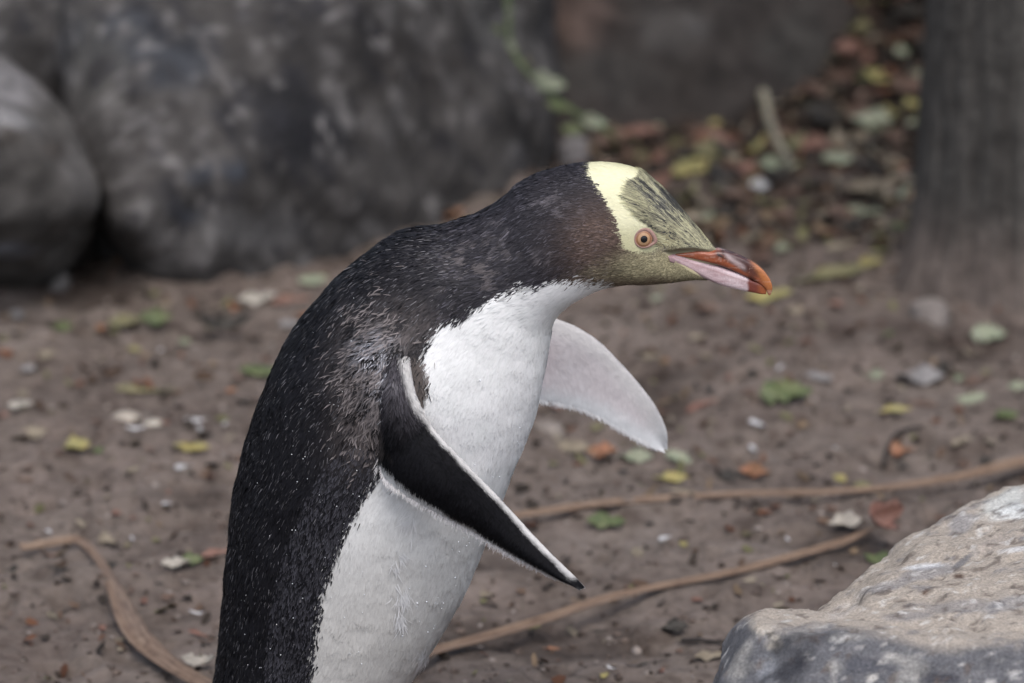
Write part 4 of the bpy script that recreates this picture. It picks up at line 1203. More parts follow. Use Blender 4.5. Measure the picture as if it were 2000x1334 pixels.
def leaf_mat(k):
    c1, c2 = LEAFCOL[k]
    m, nt, b = new_mat("leaf_" + k)
    oc = objcoord(nt)
    oi = nt.nodes.new("ShaderNodeObjectInfo")
    ad = nt.nodes.new("ShaderNodeVectorMath"); ad.operation = 'ADD'
    cx = nt.nodes.new("ShaderNodeCombineXYZ")
    mu = nt.nodes.new("ShaderNodeMath"); mu.operation = 'MULTIPLY'; mu.inputs[1].default_value = 37.0
    nt.links.new(oi.outputs["Random"], mu.inputs[0]); nt.links.new(mu.outputs[0], cx.inputs[0])
    nt.links.new(oc, ad.inputs[0]); nt.links.new(cx.outputs[0], ad.inputs[1])
    n = noise_node(nt, 2.2, 5, .6, ad.outputs[0]); n2 = noise_node(nt, 14, 4, .6, ad.outputs[0])
    r = ramp(nt, n.outputs["Fac"], [(.36, c1), (.62, c2)])
    r2 = ramp(nt, n2.outputs["Fac"], [(.30, (.5, .42, .36)), (.45, (1, 1, 1))])
    nt.links.new(mixn(nt, r.outputs[0], r2.outputs[0], .8, 'MULTIPLY'), b.inputs["Base Color"])
    b.inputs["Roughness"].default_value = .55; b.inputs["Specular IOR Level"].default_value = .35
    return m
for k_ in LEAFCOL:                 # wet, half rotted: duller than fresh leaves
    LEAFCOL[k_] = tuple(tuple(0.72 * (0.72 * v_ + 0.28 * sum(cl) / 3) for v_ in cl) for cl in LEAFCOL[k_])
LM = {k: leaf_mat(k) for k in LEAFCOL}
def leaf_mesh(name, width, curl, fold, point, bend, th=0.012, seed=0):
    """a leaf one unit long with a midrib fold, a closed thin shell"""
    nl, nw = 12, 4
    V = []
    r_ = random.Random(seed * 31 + int(width * 100))
    eL = [r_.uniform(.62, 1.12) for _ in range(nl + 1)]; eR = [r_.uniform(.62, 1.12) for _ in range(nl + 1)]
    if r_.random() < .45:
        k_ = r_.randrange(2, nl - 1); (eL if r_.random() < .5 else eR)[k_] = .3
    cr = [[r_.uniform(-1, 1) for _ in range(nw + 1)] for _ in range(nl + 1)]
    ph = r_.uniform(0, 6); bend = bend + r_.uniform(-.09, .09); curl = curl * r_.uniform(.4, 1.7); tw = r_.uniform(-.5, .5)
    for sgn in (1, -1):
        for i in range(nl + 1):
            t = i / nl
            w = width * (math.sin(math.pi * t ** point) ** 0.8 if 0 < t < 1 else 0.02)
            for j in range(nw + 1):
                s_ = j / nw * 2 - 1
                e_ = (eR[i] if s_ > 0 else eL[i]) if abs(s_) > .6 else 1
                V.append((t - .5 + .02 * cr[i][j], s_ * w / 2 * e_ + bend * math.sin(math.pi * t), curl * (2 * t - 1) ** 2 + fold * abs(s_) * w * e_ + .10 * math.sin(7 * t + ph + 2 * s_) * w + .06 * cr[i][j] * w + tw * s_ * w * (t - .5) + sgn * th / 2))
    n1 = (nl + 1) * (nw + 1)
    F = []
    for i in range(nl):
        for j in range(nw):
            a = i * (nw + 1) + j
            F.append((a, a + nw + 1, a + nw + 2, a + 1)); F.append((n1 + a + 1, n1 + a + nw + 2, n1 + a + nw + 1, n1 + a))
        for j in (0, nw):
            a = i * (nw + 1) + j
            q = (a, n1 + a, n1 + a + nw + 1, a + nw + 1)
            F.append(q if j == 0 else q[::-1])
    me = bpy.data.meshes.new(name)
    me.from_pydata(V, [], F); me.update()
    me.polygons.foreach_set("use_smooth", np.ones(len(F), bool))
    return me
SHAPES = {'oval': dict(width=.58, curl=.05, fold=.12, point=.95, bend=0), 'round': dict(width=.80, curl=.04, fold=.08, point=.9, bend=0), 'long': dict(width=.26, curl=.04, fold=.25, point=.9, bend=.05),
          'curled': dict(width=.50, curl=.34, fold=.35, point=.9, bend=.03), 'cup': dict(width=.62, curl=.16, fold=.42, point=1.1, bend=0), 'strip': dict(width=.15, curl=.03, fold=.3, point=.75, bend=.03), 'wedge': dict(width=.7, curl=.08, fold=.2, point=.6, bend=0)}
LMESH = {}
def leaf(px, py, size, ang, colour, shape, label, group="fallen leaves on the earth", name="fallen_leaf", cat="leaf", tilt=None):
    p = G(px, py)
    L = size * kpx(p)
    a = math.radians(ang)
    gxv = np.array([math.cos(a), math.sin(a) / ST * 0.55]); 
    rot = math.atan2(gxv[1], gxv[0])
    var = random.randrange(5)
    key = (shape, colour, var)
    if key not in LMESH:
        me = leaf_mesh("leaf_" + shape, seed=var + 1, **SHAPES[shape]); me.materials.append(LM[colour]); LMESH[key] = me
    o = bpy.data.objects.new(name, LMESH[key]); COL.objects.link(o)
    L *= 1.05
    o.scale = (L, L * random.uniform(.9, 1.15), L)
    tl = tilt if tilt is not None else random.uniform(6, 24)
    o.rotation_euler = (math.radians(tl), math.radians(random.uniform(-7, 7)), rot)
    wid = SHAPES[shape]['width'] * L / 2
    o.location = (p[0], p[1], p[2] + 0.0015 + wid * math.sin(math.radians(abs(tl))) * 0.75)
    tag(o, label, cat, group)
    return o
# px, py, length, angle, colour, shape, where it lies
LV = [
 (1284, 587, 28, 20, 'palegreen', 'oval', 'tiny pale green leaf under the penguin\'s bill base'),
 (1376, 615, 52, 10, 'brown', 'cup', 'dark brown cupped leaf below the penguin\'s bill'),
 (1502, 589, 92, 5, 'yellow', 'oval', 'bright yellow leaf just beyond the tip of the bill'),
 (1548, 611, 46, -15, 'tan', 'oval', 'tan leaf touching the bright yellow leaf near the bill tip'),
 (1361, 665, 34, 5, 'tan', 'oval', 'small tan leaf below the dark cupped leaf'),
 (1298, 712, 28, 60, 'orange', 'oval', 'tiny reddish orange leaf beside the raised white flipper'),
 (1271, 703, 40, 0, 'tan', 'oval', 'dull tan leaf half behind the raised white flipper'),
 (1416, 692, 28, 10, 'brown', 'oval', 'small dark brown leaf on bare earth between bill and green leaf'),
 (1468, 738, 38, 75, 'dark', 'cup', 'blackish leaf standing on edge beside the large green leaf'),
 (1535, 780, 104, 8, 'green', 'round', 'large fresh green leaf lying on the open earth'),
 (1600, 742, 60, -20, 'grey', 'oval', 'greyish leaf behind the large green leaf'),
 (1372, 800, 82, 24, 'rust', 'long', 'long rusty leaf right of the raised white flipper'),
 (1386, 768, 30, 20, 'dark', 'cup', 'blackish curled leaf above the long rusty leaf'),
 (1325, 902, 68, -30, 'palegreen', 'oval', 'pale green leaf under the tip of the raised white flipper'),
 (1236, 899, 74, -8, 'palegreen', 'oval', 'whitish green leaf beside an orange brown one below the raised flipper'),
 (1178, 897, 62, -10, 'orange', 'cup', 'orange brown cupped leaf between two pale leaves below the raised flipper'),
 (1118, 883, 74, -15, 'tan', 'oval', 'pale tan leaf at the front of the penguin\'s breast'),
 (1168, 840, 36, 25, 'olive', 'oval', 'dull yellowish leaf below the middle of the raised flipper'),
 (1087, 798, 34, 0, 'rust', 'oval', 'rusty leaf half hidden by breast and raised flipper'),
 (1108, 792, 28, 20, 'green', 'oval', 'sliver of fresh green leaf under the raised flipper\'s base'),
 (1309, 941, 68, 5, 'yellow', 'oval', 'yellow green leaf in front of the pale green one by the flipper tip'),
 (1336, 965, 62, -6, 'tan', 'strip', 'thin tan strip of leaf below the yellow green leaf'),
 (1477, 934, 70, -25, 'orange', 'wedge', 'orange pointed leaf above the upper dry reed'),
 (1426, 939, 54, 0, 'dark', 'oval', 'blackish leaf shape standing for a shadow left of the orange pointed leaf'),  # dark leaf shape laid where a shadow lies
 (1640, 942, 38, -38, 'yellow', 'oval', 'small bright yellow leaf above the upper dry reed'),
 (1680, 953, 42, -5, 'olive', 'oval', 'small olive leaf paired with the bright yellow one above the reed'),
 (1764, 889, 48, 0, 'orange', 'wedge', 'small orange leaf between reed and yellow strip leaf'),
 (1871, 871, 40, 30, 'tan', 'oval', 'tan leaf on the earth behind the limestone block'),
 (1880, 912, 34, 0, 'brown', 'oval', 'small brown leaf just above the upper reed near the limestone block'),
 (1925, 908, 40, 50, 'dark', 'cup', 'blackish leaf just above the upper reed near the limestone block'),
 (1745, 810, 76, 15, 'yellow', 'long', 'long yellow leaf pointing at a rusty stalk'),
 (1815, 796, 90, 6, 'brown', 'strip', 'reddish brown stalk between long yellow and pale green leaves'),
 (1896, 787, 68, 12, 'palegreen', 'oval', 'pale green leaf at the end of the reddish brown stalk'),
 (1795, 746, 96, -8, 'grey', 'round', 'large greyish rounded leaf beside a blackish upright one'),
 (1842, 726, 50, 60, 'dark', 'cup', 'blackish upright leaf against the large greyish leaf'),
 (1873, 742, 46, 70, 'palegreen', 'oval', 'narrow pale leaf right of the blackish upright leaf'),
 (1703, 737, 54, -25, 'palegreen', 'oval', 'yellowish green leaf left of the large greyish leaf'),
 (1738, 660, 42, 50, 'green', 'long', 'slim green leaf at the foot of the mud coated stone'),
 (1930, 664, 66, 3, 'palegreen', 'round', 'round pale green leaf lying before the tree trunk'),
 (1962, 818, 66, 20, 'green', 'oval', 'dull green leaf right of the reddish brown stalk'),
 (1908, 755, 74, 20, 'brown', 'long', 'long dark brown leaf behind the pale green leaf by the stalk'),
 (1992, 762, 46, 0, 'palegreen', 'oval', 'pale green leaf in front of the tree\'s right hand root'),
 (1648, 1034, 66, 5, 'cream', 'cup', 'crumpled pale yellow leaf beside the big curled brown leaf'),
 (1712, 1097, 66, -32, 'green', 'oval', 'bright green leaf tucked behind the limestone block\'s edge'),
 (1334, 1069, 28, -50, 'yellow', 'oval', 'small yellow leaf beside a white feather between the two reeds'),
 (1842, 1017, 44, 5, 'brown', 'oval', 'small brown leaf behind the edge of the limestone block'),
 (1182, 1031, 76, 4, 'green', 'oval', 'bright green leaf pinned under the upper dry reed'),
 (948, 1170, 36, 30, 'tan', 'cup', 'small tan leaf between belly and black flipper tip'),
 (1319, 1238, 54, 0, 'dark', 'cup', 'blackish curled leaf between lower reed and limestone block'),
 (1077, 1272, 34, 6, 'orange', 'long', 'tiny orange leaf below the lower dry reed'),
 (1181, 1324, 26, 40, 'yellow', 'oval', 'tiny yellow leaf on the earth below the lower dry reed'),
 (1385, 1290, 60, 10, 'tan', 'oval', 'faint tan leaf beside the limestone block\'s dark front'),
 (32, 620, 48, -38, 'grey', 'oval', 'greyish leaf in front of the angular boulder'),
 (116, 644, 50, -5, 'green', 'oval', 'fresh green leaf below the angular boulder'),
 (196, 646, 34, -50, 'orange', 'oval', 'orange leaf at the end of a mottled row of leaves'),
 (243, 644, 66, 10, 'olive', 'cup', 'olive cupped leaf between orange and green ones'),
 (303, 638, 68, 12, 'green', 'cup', 'green cupped leaf touching the olive one'),
 (322, 602, 44, 42, 'tan', 'oval', 'tan leaf above the mottled row of leaves'),
 (260, 686, 30, 0, 'yellow', 'oval', 'small yellow leaf below the olive cupped leaf'),
 (359, 673, 32, 20, 'palegreen', 'oval', 'small pale leaf left of the twisted blackish leaf'),
 (436, 660, 108, 12, 'dark', 'curled', 'large twisted blackish leaf behind the penguin\'s back'),
 (459, 605, 34, 40, 'orange', 'round', 'vivid orange leaf at the tip of a pale tan one'),
 (503, 592, 80, 14, 'cream', 'oval', 'pale cream leaf touching the vivid orange leaf'),
 (567, 599, 86, 9, 'rust', 'long', 'long rust red leaf behind the penguin\'s shoulder'),
 (597, 622, 46, 30, 'orange', 'oval', 'orange leaf half hidden by the penguin\'s shoulder'),
 (567, 640, 44, 0, 'grey', 'oval', 'greyish leaf below the long rust red leaf'),
 (610, 556, 60, 10, 'palegreen', 'oval', 'pale leaf above the long rust red leaf near the boulder'),
 (506, 734, 80, 2, 'green', 'oval', 'fresh green leaf at the penguin\'s back'),
 (452, 768, 24, 20, 'orange', 'oval', 'tiny orange leaf left of the penguin\'s back'),
 (283, 768, 116, -4, 'olive', 'strip', 'long dark olive strip of leaf above the cream flakes'),
 (44, 798, 54, 4, 'cream', 'oval', 'pale cream leaf on bare earth far left of the penguin'),
 (56, 855, 70, 10, 'tan', 'oval', 'dull tan leaf on the earth left of the yellow green leaf'),
 (150, 883, 58, 22, 'yellow', 'cup', 'yellow cupped leaf with a green neighbour'),
 (189, 885, 30, -10, 'green', 'oval', 'small green leaf against the yellow cupped leaf'),
 (371, 881, 74, 0, 'yellow', 'oval', 'yellow leaf lying flat behind the penguin\'s lower back'),
 (54, 727, 48, 42, 'grey', 'oval', 'greyish leaf with a tan neighbour left of the olive strip'),
 (91, 700, 44, 35, 'tan', 'oval', 'tan leaf with a greyish neighbour left of the olive strip'),
 (344, 1113, 60, 4, 'cream', 'cup', 'whitish leaf under a yellow green leaf behind the penguin\'s tail end'),
 (372, 1107, 50, 8, 'green', 'cup', 'yellow green leaf behind the penguin\'s lower back'),
 (422, 1092, 70, 10, 'rust', 'long', 'rusty leaf sticking out behind the penguin\'s lower back'),
 (211, 1065, 40, -20, 'tan', 'wedge', 'small tan yellow leaf above the bend of the left reed'),
 (398, 1245, 70, -16, 'rust', 'strip', 'rusty strip of leaf beside the penguin\'s lower back'),
 (391, 1309, 64, -5, 'cream', 'curled', 'curled cream leaf where the left reed passes the penguin'),
 (125, 1115, 60, 0, 'dark', 'strip', 'blackish strip of leaf in the shade of the left reed'),
 # the litter at the back
 (1252, 268, 84, 4, 'rust', 'oval', 'rusty leaf at the foot of the brown rock above the penguin\'s head'),
 (1404, 286, 76, 8, 'rust', 'round', 'reddish tan leaf in the litter behind the penguin\'s forehead'),
 (1349, 338, 94, 26, 'yellow', 'oval', 'large ochre yellow leaf in the litter behind the penguin\'s forehead'),
 (1548, 286, 50, 40, 'yellow', 'round', 'golden leaf beside the slanting pale stick'),
 (1630, 321, 80, 14, 'palegreen', 'oval', 'pale green leaf in the litter right of the slanting stick'),
 (1704, 252, 84, -8, 'palegreen', 'round', 'large pale grey green leaf on the bank beside the trunk'),
 (1782, 247, 40, 40, 'palegreen', 'oval', 'pale leaf touching the trunk\'s edge on the bank'),
 (1762, 329, 46, 50, 'orange', 'round', 'vivid orange leaf in the litter beside the trunk'),
 (1685, 158, 46, -20, 'green', 'oval', 'green leaf high on the bank beside the trunk'),
 (1739, 185, 44, 20, 'orange', 'oval', 'orange brown leaf high on the bank beside the trunk'),
 (1626, 177, 50, -40, 'tan', 'oval', 'tan leaf on the bank at the brown rock\'s edge'),
 (1486, 368, 40, 0, 'white', 'round', 'whitish leaf below the foot of the slanting stick'),
 (1677, 388, 94, 3, 'tan', 'curled', 'large curled tan leaf in the litter before the trunk'),
 (1685, 422, 78, 5, 'palegreen', 'oval', 'pale green leaf under the large curled tan leaf'),
 (1657, 480, 38, 30, 'tan', 'oval', 'small yellowish tan leaf left of the trunk\'s foot'),
 (1755, 449, 40, 5, 'green', 'oval', 'green leaf left of the trunk'),
 (1529, 492, 48, 35, 'palegreen', 'oval', 'pale green leaf on the earth above the bill tip'),
 (1408, 376, 64, 60, 'olive', 'oval', 'olive leaf behind the penguin\'s forehead'),
 (1529, 392, 60, 12, 'brown', 'long', 'long brown leaf below the pale green leaf by the stick'),
 (1625, 548, 168, 15, 'olive', 'long', 'very long yellowish leaf pointing from the bill tip to the trunk'),
 (1700, 520, 50, 10, 'yellow', 'oval', 'dull yellow leaf at the end of the very long leaf'),
 (1690, 60, 60, 20, 'olive', 'oval', 'olive leaf at the top of the bank beside the trunk'),
 (1765, 110, 60, 50, 'palegreen', 'oval', 'pale green leaf at the top of the bank against the trunk'),
 (880, 425, 56, 10, 'orange', 'oval', 'orange leaf peeping over the penguin\'s nape'),
]
for (x, y, s_, a, c_, sh, lab) in LV:
    leaf(x, y, s_, a, c_, sh, lab)
# the thick of the litter between brown rock and trunk
MARKS = [(1349, 338, 'the large ochre leaf'), (1704, 252, 'the large pale grey green leaf'), (1548, 286, 'the golden leaf'), (1762, 329, 'the vivid orange leaf'), (1677, 388, 'the large curled tan leaf'), (1252, 268, 'the rusty leaf under the brown rock'),
         (1404, 286, 'the reddish tan leaf'), (1505, 250, 'the slanting pale stick'), (1630, 321, 'the pale leaf by the stick'), (1625, 548, 'the very long leaf'), (1685, 158, 'the green bank leaf'), (1739, 185, 'the orange bank leaf'), (1690, 60, 'the topmost olive leaf'),
         (1626, 177, 'the tan bank leaf'), (1529, 392, 'the long brown leaf'), (1408, 376, 'the olive leaf'), (1755, 449, 'the green leaf by the trunk'), (1486, 368, 'the whitish leaf'), (1160, 240, 'the trailing plant')]
SHW = {'oval': 'flat', 'cup': 'cupped', 'long': 'slender', 'round': 'rounded', 'curled': 'curled', 'strip': 'strip like', 'wedge': 'pointed'}
kinds = ['brown', 'tan', 'olive', 'rust', 'dark', 'palegreen', 'brown', 'yellow', 'brown', 'dark', 'dark', 'brown', 'dark']
rl = random.Random(5)
used = [(v[0], v[1]) for v in LV]
def name_place(x, y, marks):
    mx, my, w = min(marks, key=lambda q: math.hypot(q[0] - x, (q[1] - y) * 1.6))
    if abs(x - mx) < 26: rel = 'behind' if y < my else 'in front of'
    else: rel = 'beside'
    return rel + ' ' + w
taken = {}
def add_unique(x, y, size, ang, col_, shp, noun, marks, group, nm, cat, tilt=None):
    sz = 'tiny' if size < 24 else ('small' if size < 50 else ('mid sized' if size < 66 else 'broad'))
    lab = f"{sz} {WORD[col_]} {SHW[shp]} {noun} {name_place(x, y, marks)}"
    if lab in taken and taken[lab] > 0: return False
    taken[lab] = 1
    leaf(x, y, size, ang, col_, shp, lab, group, nm, cat, tilt)
    return True
n_ = tries = 0
while n_ < 130 and tries < 9000:
    tries += 1
    x = rl.uniform(1180, 1800); y = rl.uniform(-20, 520)
    if y < 245 and x < 1500 + (245 - y) * 0.75: continue
    if y > 245 and rl.random() < .25: continue
    if rl.random() < sstep(360, 520, np.array(y)) * .85: continue
    if min(math.hypot(x - u, (y - v) * 1.6) for u, v in used) < 19: continue
    c_ = rl.choice(kinds)
    if add_unique(x, y, rl.uniform(34, 84), rl.uniform(-50, 70), c_, rl.choice(['oval', 'oval', 'cup', 'long', 'round', 'curled']), 'leaf', MARKS, "leaves in the thick litter", "fallen_leaf", "leaf", rl.uniform(5, 38)):
        used.append((x, y)); n_ += 1
# scraps strewn about the bare earth
GMARKS = [(1535, 780, 'the large fresh green leaf'), (1372, 800, 'the long rusty leaf'), (1300, 900, 'the raised flipper tip'), (1477, 934, 'the orange pointed leaf'), (1745, 810, 'the long yellow leaf'), (1795, 746, 'the large greyish leaf'), (1930, 664, 'the round pale green leaf'),
          (1502, 589, 'the bright yellow leaf'), (1640, 942, 'the bright yellow leaf above the reed'), (1300, 1000, 'the upper reed'), (1250, 1172, 'the lower reed'), (1140, 1145, 'the black flipper tip'), (245, 1224, 'the bent left reed'), (60, 1080, 'the left reed end'), (371, 880, 'the flat yellow leaf'),
          (152, 882, 'the yellow cupped leaf'), (283, 768, 'the olive strip'), (116, 643, 'the fresh green leaf by the boulder'), (436, 658, 'the twisted blackish leaf'), (506, 733, 'the green leaf at its back'), (372, 1106, 'the yellow green leaf'), (270, 820, 'the cream flakes'), (398, 1245, 'the rusty strip')]
n_want = 95
n_ = tries = 0
while n_ < n_want and tries < 6000:
    tries += 1
    x = rl.uniform(-30, 2030); y = rl.uniform(560, 1320)
    if x > 1380 and y > 1000: continue
    if 420 < x < 1060 and abs(y - 900) < 500 and (x > 520 or y > 900): continue
    if min(math.hypot(x - u, (y - v) * 1.6) for u, v in used) < 36: continue
    c_ = rl.choice(['brown', 'brown', 'tan', 'dark', 'dark', 'rust', 'olive'])
    if add_unique(x, y, rl.uniform(14, 34), rl.uniform(-50, 60), c_, rl.choice(['oval', 'long', 'cup', 'curled']), 'leaf scrap', GMARKS, "leaf scraps on the earth", "leaf_scrap", "leaf scrap"):
        used.append((x, y)); n_ += 1

# ------------------------------------------------------------ feathers and flakes of white
def small_feather(px, py, size, ang, label):
    p = G(px, py); L = size * kpx(p)
    me = leaf_mesh("down_feather", .30, .16, .25, .6, .10, seed=int(px)); me.materials.append(LM['white'])
    o = bpy.data.objects.new("fallen_feather", me); COL.objects.link(o)
    o.scale = (L * .95, L * .8, L); o.rotation_euler = (math.radians(18), 0, math.atan2(math.sin(math.radians(ang)) / ST * .55, math.cos(math.radians(ang))))
    o.location = (p[0], p[1], p[2] + .003 + .06 * L)
    tag(o, label, "feather", "white feathers on the earth")
    q = mesh_obj("quill", *tube_path(np.array([[-.62, 0, .01], [-.3, 0, .03], [.2, .03, .02]]), [.02, .018, .008], 6), LM['cream'])
    q.parent = o
for a in ((1481, 840, 48, -28, 'white feather above another below the large green leaf'), (1472, 888, 44, -70, 'white feather standing steeply above the orange pointed leaf'), (1300, 1064, 44, 30, 'white feather beside a small yellow leaf between the reeds'),
          (1540, 1064, 24, -60, 'thin white feather between the reeds near the limestone block'), (985, 1072, 34, -40, 'white feather tuft at the tip of a short twig behind the black flipper'), (1196, 1315, 26, -20, 'white feather beside a tiny yellow leaf below the lower reed'),
          (1524, 730, 34, 50, 'white feather tip behind the large green leaf'), (385, 1208, 36, -8, 'white feather on the earth near the penguin\'s lower back'), (383, 833, 46, 5, 'whitish feather right of the cream flakes'),
          (440, 838, 28, 60, 'small white feather between cream flakes and the penguin'), (266, 848, 42, 5, 'bluish white feather at the foot of the cream flakes'), (361, 924, 44, 12, 'greyish white feather below the flat yellow leaf'),
          (95, 1048, 26, -40, 'small white feather above the left reed'), (259, 1061, 26, -60, 'small white feather beside the small tan yellow leaf'), (327, 993, 24, 0, 'tiny white feather on bare earth below the yellow leaf')):
    small_feather(*a)
stone("flat cream limestone flake, the larger of a pair behind the penguin", 245, 812, 72, 9, (0.36, 0.32, 0.27), 31, "stone", "cream limestone flakes")
stone("flat cream limestone flake, the smaller of a pair behind the penguin", 300, 826, 56, 8, (0.36, 0.33, 0.28), 33, "stone", "cream limestone flakes")

# ------------------------------------------------------------ dry reeds
m, nt, b = new_mat("dry_reed")
oc = nt.nodes.new("ShaderNodeTexCoord").outputs["UV"]
mp = nt.nodes.new("ShaderNodeMapping"); nt.links.new(oc, mp.inputs["Vector"]); mp.inputs["Scale"].default_value = (6, 9, 1)
n1 = noise_node(nt, 1.0, 6, .65, mp.outputs[0])
mp2 = nt.nodes.new("ShaderNodeMapping"); nt.links.new(oc, mp2.inputs["Vector"]); mp2.inputs["Scale"].default_value = (14, 1.5, 1)
n2 = noise_node(nt, 1.0, 5, .7, mp2.outputs[0])
r1 = ramp(nt, n1.outputs["Fac"], [(.32, (.070, .042, .029)), (.5, (.165, .106, .069)), (.70, (.26, .195, .14))])
r2 = ramp(nt, n2.outputs["Fac"], [(.32, (.55, .5, .46)), (.5, (1, 1, 1)), (.70, (1.0, 1.0, 1.0)), (.78, (1.7, 1.9, 2.2))])
nt.links.new(mixn(nt, r1.outputs[0], r2.outputs[0], 1, 'MULTIPLY'), b.inputs["Base Color"])
b.inputs["Roughness"].default_value = .5
M_REED = m
def reed(name, label, path, widths, lifts, parent=None, roll=0.22, mat=None):
    """a dry blade lying on the ground: pixel path, width in photo pixels, height of its middle above the ground in mm"""
    K_ = np.array([(p[0], p[1], w, h) for p, w, h in zip(path, widths, lifts)], float)
    R = catmull(np.concatenate([K_, np.zeros((len(K_), 1))], 1), 90)
    zl = np.mean([G(p[0], p[1])[2] for p in path])
    C_ = []
    for p in path:
        d_ = ray(p[0], p[1]); C_.append(d_ * ((HC - zl) / -d_[2]) + np.array([0, 0, HC]))
    C_ = catmull(np.array(C_), 90)
    zs = np.maximum(C_[:, 2], np.array([gz_at(q_[0], q_[1]) for q_ in C_]) - 0.004)   # stiff: it spans the hollows
    zs = np.convolve(np.pad(zs, 15, 'edge'), np.ones(31) / 31, 'valid')
    for q_ in range(3): C_[:, q_] = np.convolve(np.pad(C_[:, q_], 3, 'reflect', reflect_type='odd'), np.ones(7) / 7, 'valid')
    V = []; nw = 8
    for i in range(len(R)):
        t = C_[min(i + 1, 89)] - C_[max(i - 1, 0)]; t[2] = 0; t /= np.linalg.norm(t) + 1e-9
        s_ = np.array([-t[1], t[0], 0])
        if s_[1] < 0: s_ = -s_
        k = kpx(C_[i]); w = R[i, 2] * k * .72
        base = np.array([C_[i][0], C_[i][1], zs[i] + 0.003 + R[i, 3] * .001])
        for sg in (1, -1):
            for j in range(nw + 1):
                u = j / nw * 2 - 1
                # a channel shaped blade tipped towards the camera
                q = base + s_ * (u * w * .62 * math.cos(roll)) + np.array([0, 0, u * w * .62 * math.sin(roll) + (.10 * w * u * u if u > 0 else .16 * w * u * u) + sg * .0005])
                V.append(q)
    F = []; M2 = 2 * (nw + 1)
    for i in range(len(R) - 1):
        for j in range(nw):
            a_ = i * M2 + j; b_ = a_ + nw + 1
            F.append((a_, a_ + M2, a_ + M2 + 1, a_ + 1)); F.append((b_ + 1, b_ + M2 + 1, b_ + M2, b_))
        for j in (0, nw):
            a_ = i * M2 + j; b_ = a_ + nw + 1
            F.append((a_, b_, b_ + M2, a_ + M2))
    for i in (0, len(R) - 1):
        F.append(tuple(i * M2 + j for j in range(nw + 1)) + tuple(i * M2 + nw + 1 + j for j in range(nw, -1, -1)))
    o = mesh_obj(name, V, F, mat or M_REED)
    uvl = o.data.uv_layers.new(name="UVMap")
    vi = np.empty(len(o.data.loops), np.int32); o.data.loops.foreach_get("vertex_index", vi)
    uu = np.stack([(vi // M2) / 89.0 * 2 + len(path), ((vi % M2) % (nw + 1)) / nw], -1).astype(np.float32)
    uvl.data.foreach_set("uv", uu.ravel())
    mid = C_[45]
    rebase(o, (mid[0], mid[1], zs[45]))
    tag(o, label, "reed", "dry reed blades on the earth")
    return o
reed("dry_reed", "long straight dry reed blade running from the penguin's belly behind the limestone block", [(930, 1034), (1050, 1020), (1200, 1007), (1400, 995), (1600, 982), (1760, 967), (1880, 950), (1960, 934), (2100, 905)], [20, 24, 25, 24, 22, 24, 30, 38, 40], [4, 4, 5, 6, 5, 5, 6, 8, 8])
reed("dry_reed", "dry reed blade sloping down from the curled brown leaf to the penguin's belly", [(740, 1325), (850, 1288), (960, 1258), (1060, 1230), (1160, 1198), (1260, 1170), (1360, 1150), (1460, 1132), (1560, 1110), (1640, 1092), (1705, 1068)], [30, 31, 32, 30, 28, 25, 23, 24, 25, 24, 8], [4, 4, 4, 5, 6, 5, 4, 5, 7, 9, 12])
reed("dry_reed", "bent dry reed blade curving down behind the penguin's back", [(40, 1083), (75, 1080), (112, 1077), (146, 1075), (170, 1092), (195, 1118), (220, 1165), (245, 1222), (270, 1262), (300, 1290), (340, 1320), (420, 1365)], [18, 22, 24, 20, 18, 22, 36, 50, 52, 46, 38, 30], [3, 4, 6, 7, 6, 5, 5, 5, 5, 4, 4, 4], roll=0.45)
# the big curled leaf at the end of the lower reed
o = leaf(1720, 1066, 140, 58, 'rust', 'curled', "big curled rusty brown leaf standing at the end of the lower reed", tilt=48)
o.location.z += 0.006
# twigs and the slanting stick
M_TWIG = flat_mat("twig_bark", (0.030, 0.026, 0.024), .8, .2, (60, .6, 1.5))
M_STICK = flat_mat("pale_stick", (0.27, 0.25, 0.19), .8, .2, (40, .6, 1.3))
def twig(name, label, pxs, r, mat, lift=.004):
    pts = np.array([G(x, y) + np.array([0, 0, lift]) for x, y in pxs])
    P, F = tube_path(catmull(pts, 20), np.linspace(r, r * .6, 20), 8, .3, len(pxs))
    o = mesh_obj(name, P, F, mat); rebase(o, pts[0]); tag(o, label, "twig", "twigs on the earth"); return o
twig("twig", "thin black twig poking out beside the limestone block", [(1332, 1259), (1370, 1260), (1430, 1264)], .0022, M_TWIG)
twig("twig", "short tan twig behind the trailing edge of the black flipper", [(930, 1048), (960, 1062), (985, 1072)], .0026, M_STICK)
twig("stick", "slanting pale stick in the litter behind the bill", [(1490, 205), (1500, 250), (1518, 300), (1542, 345)], .006, M_STICK, .014)
twig("twig", "dark twig crossing the earth by the orange leaf and the yellow strip leaf", [(1725, 920), (1735, 880), (1760, 850), (1800, 842)], .0024, M_TWIG)

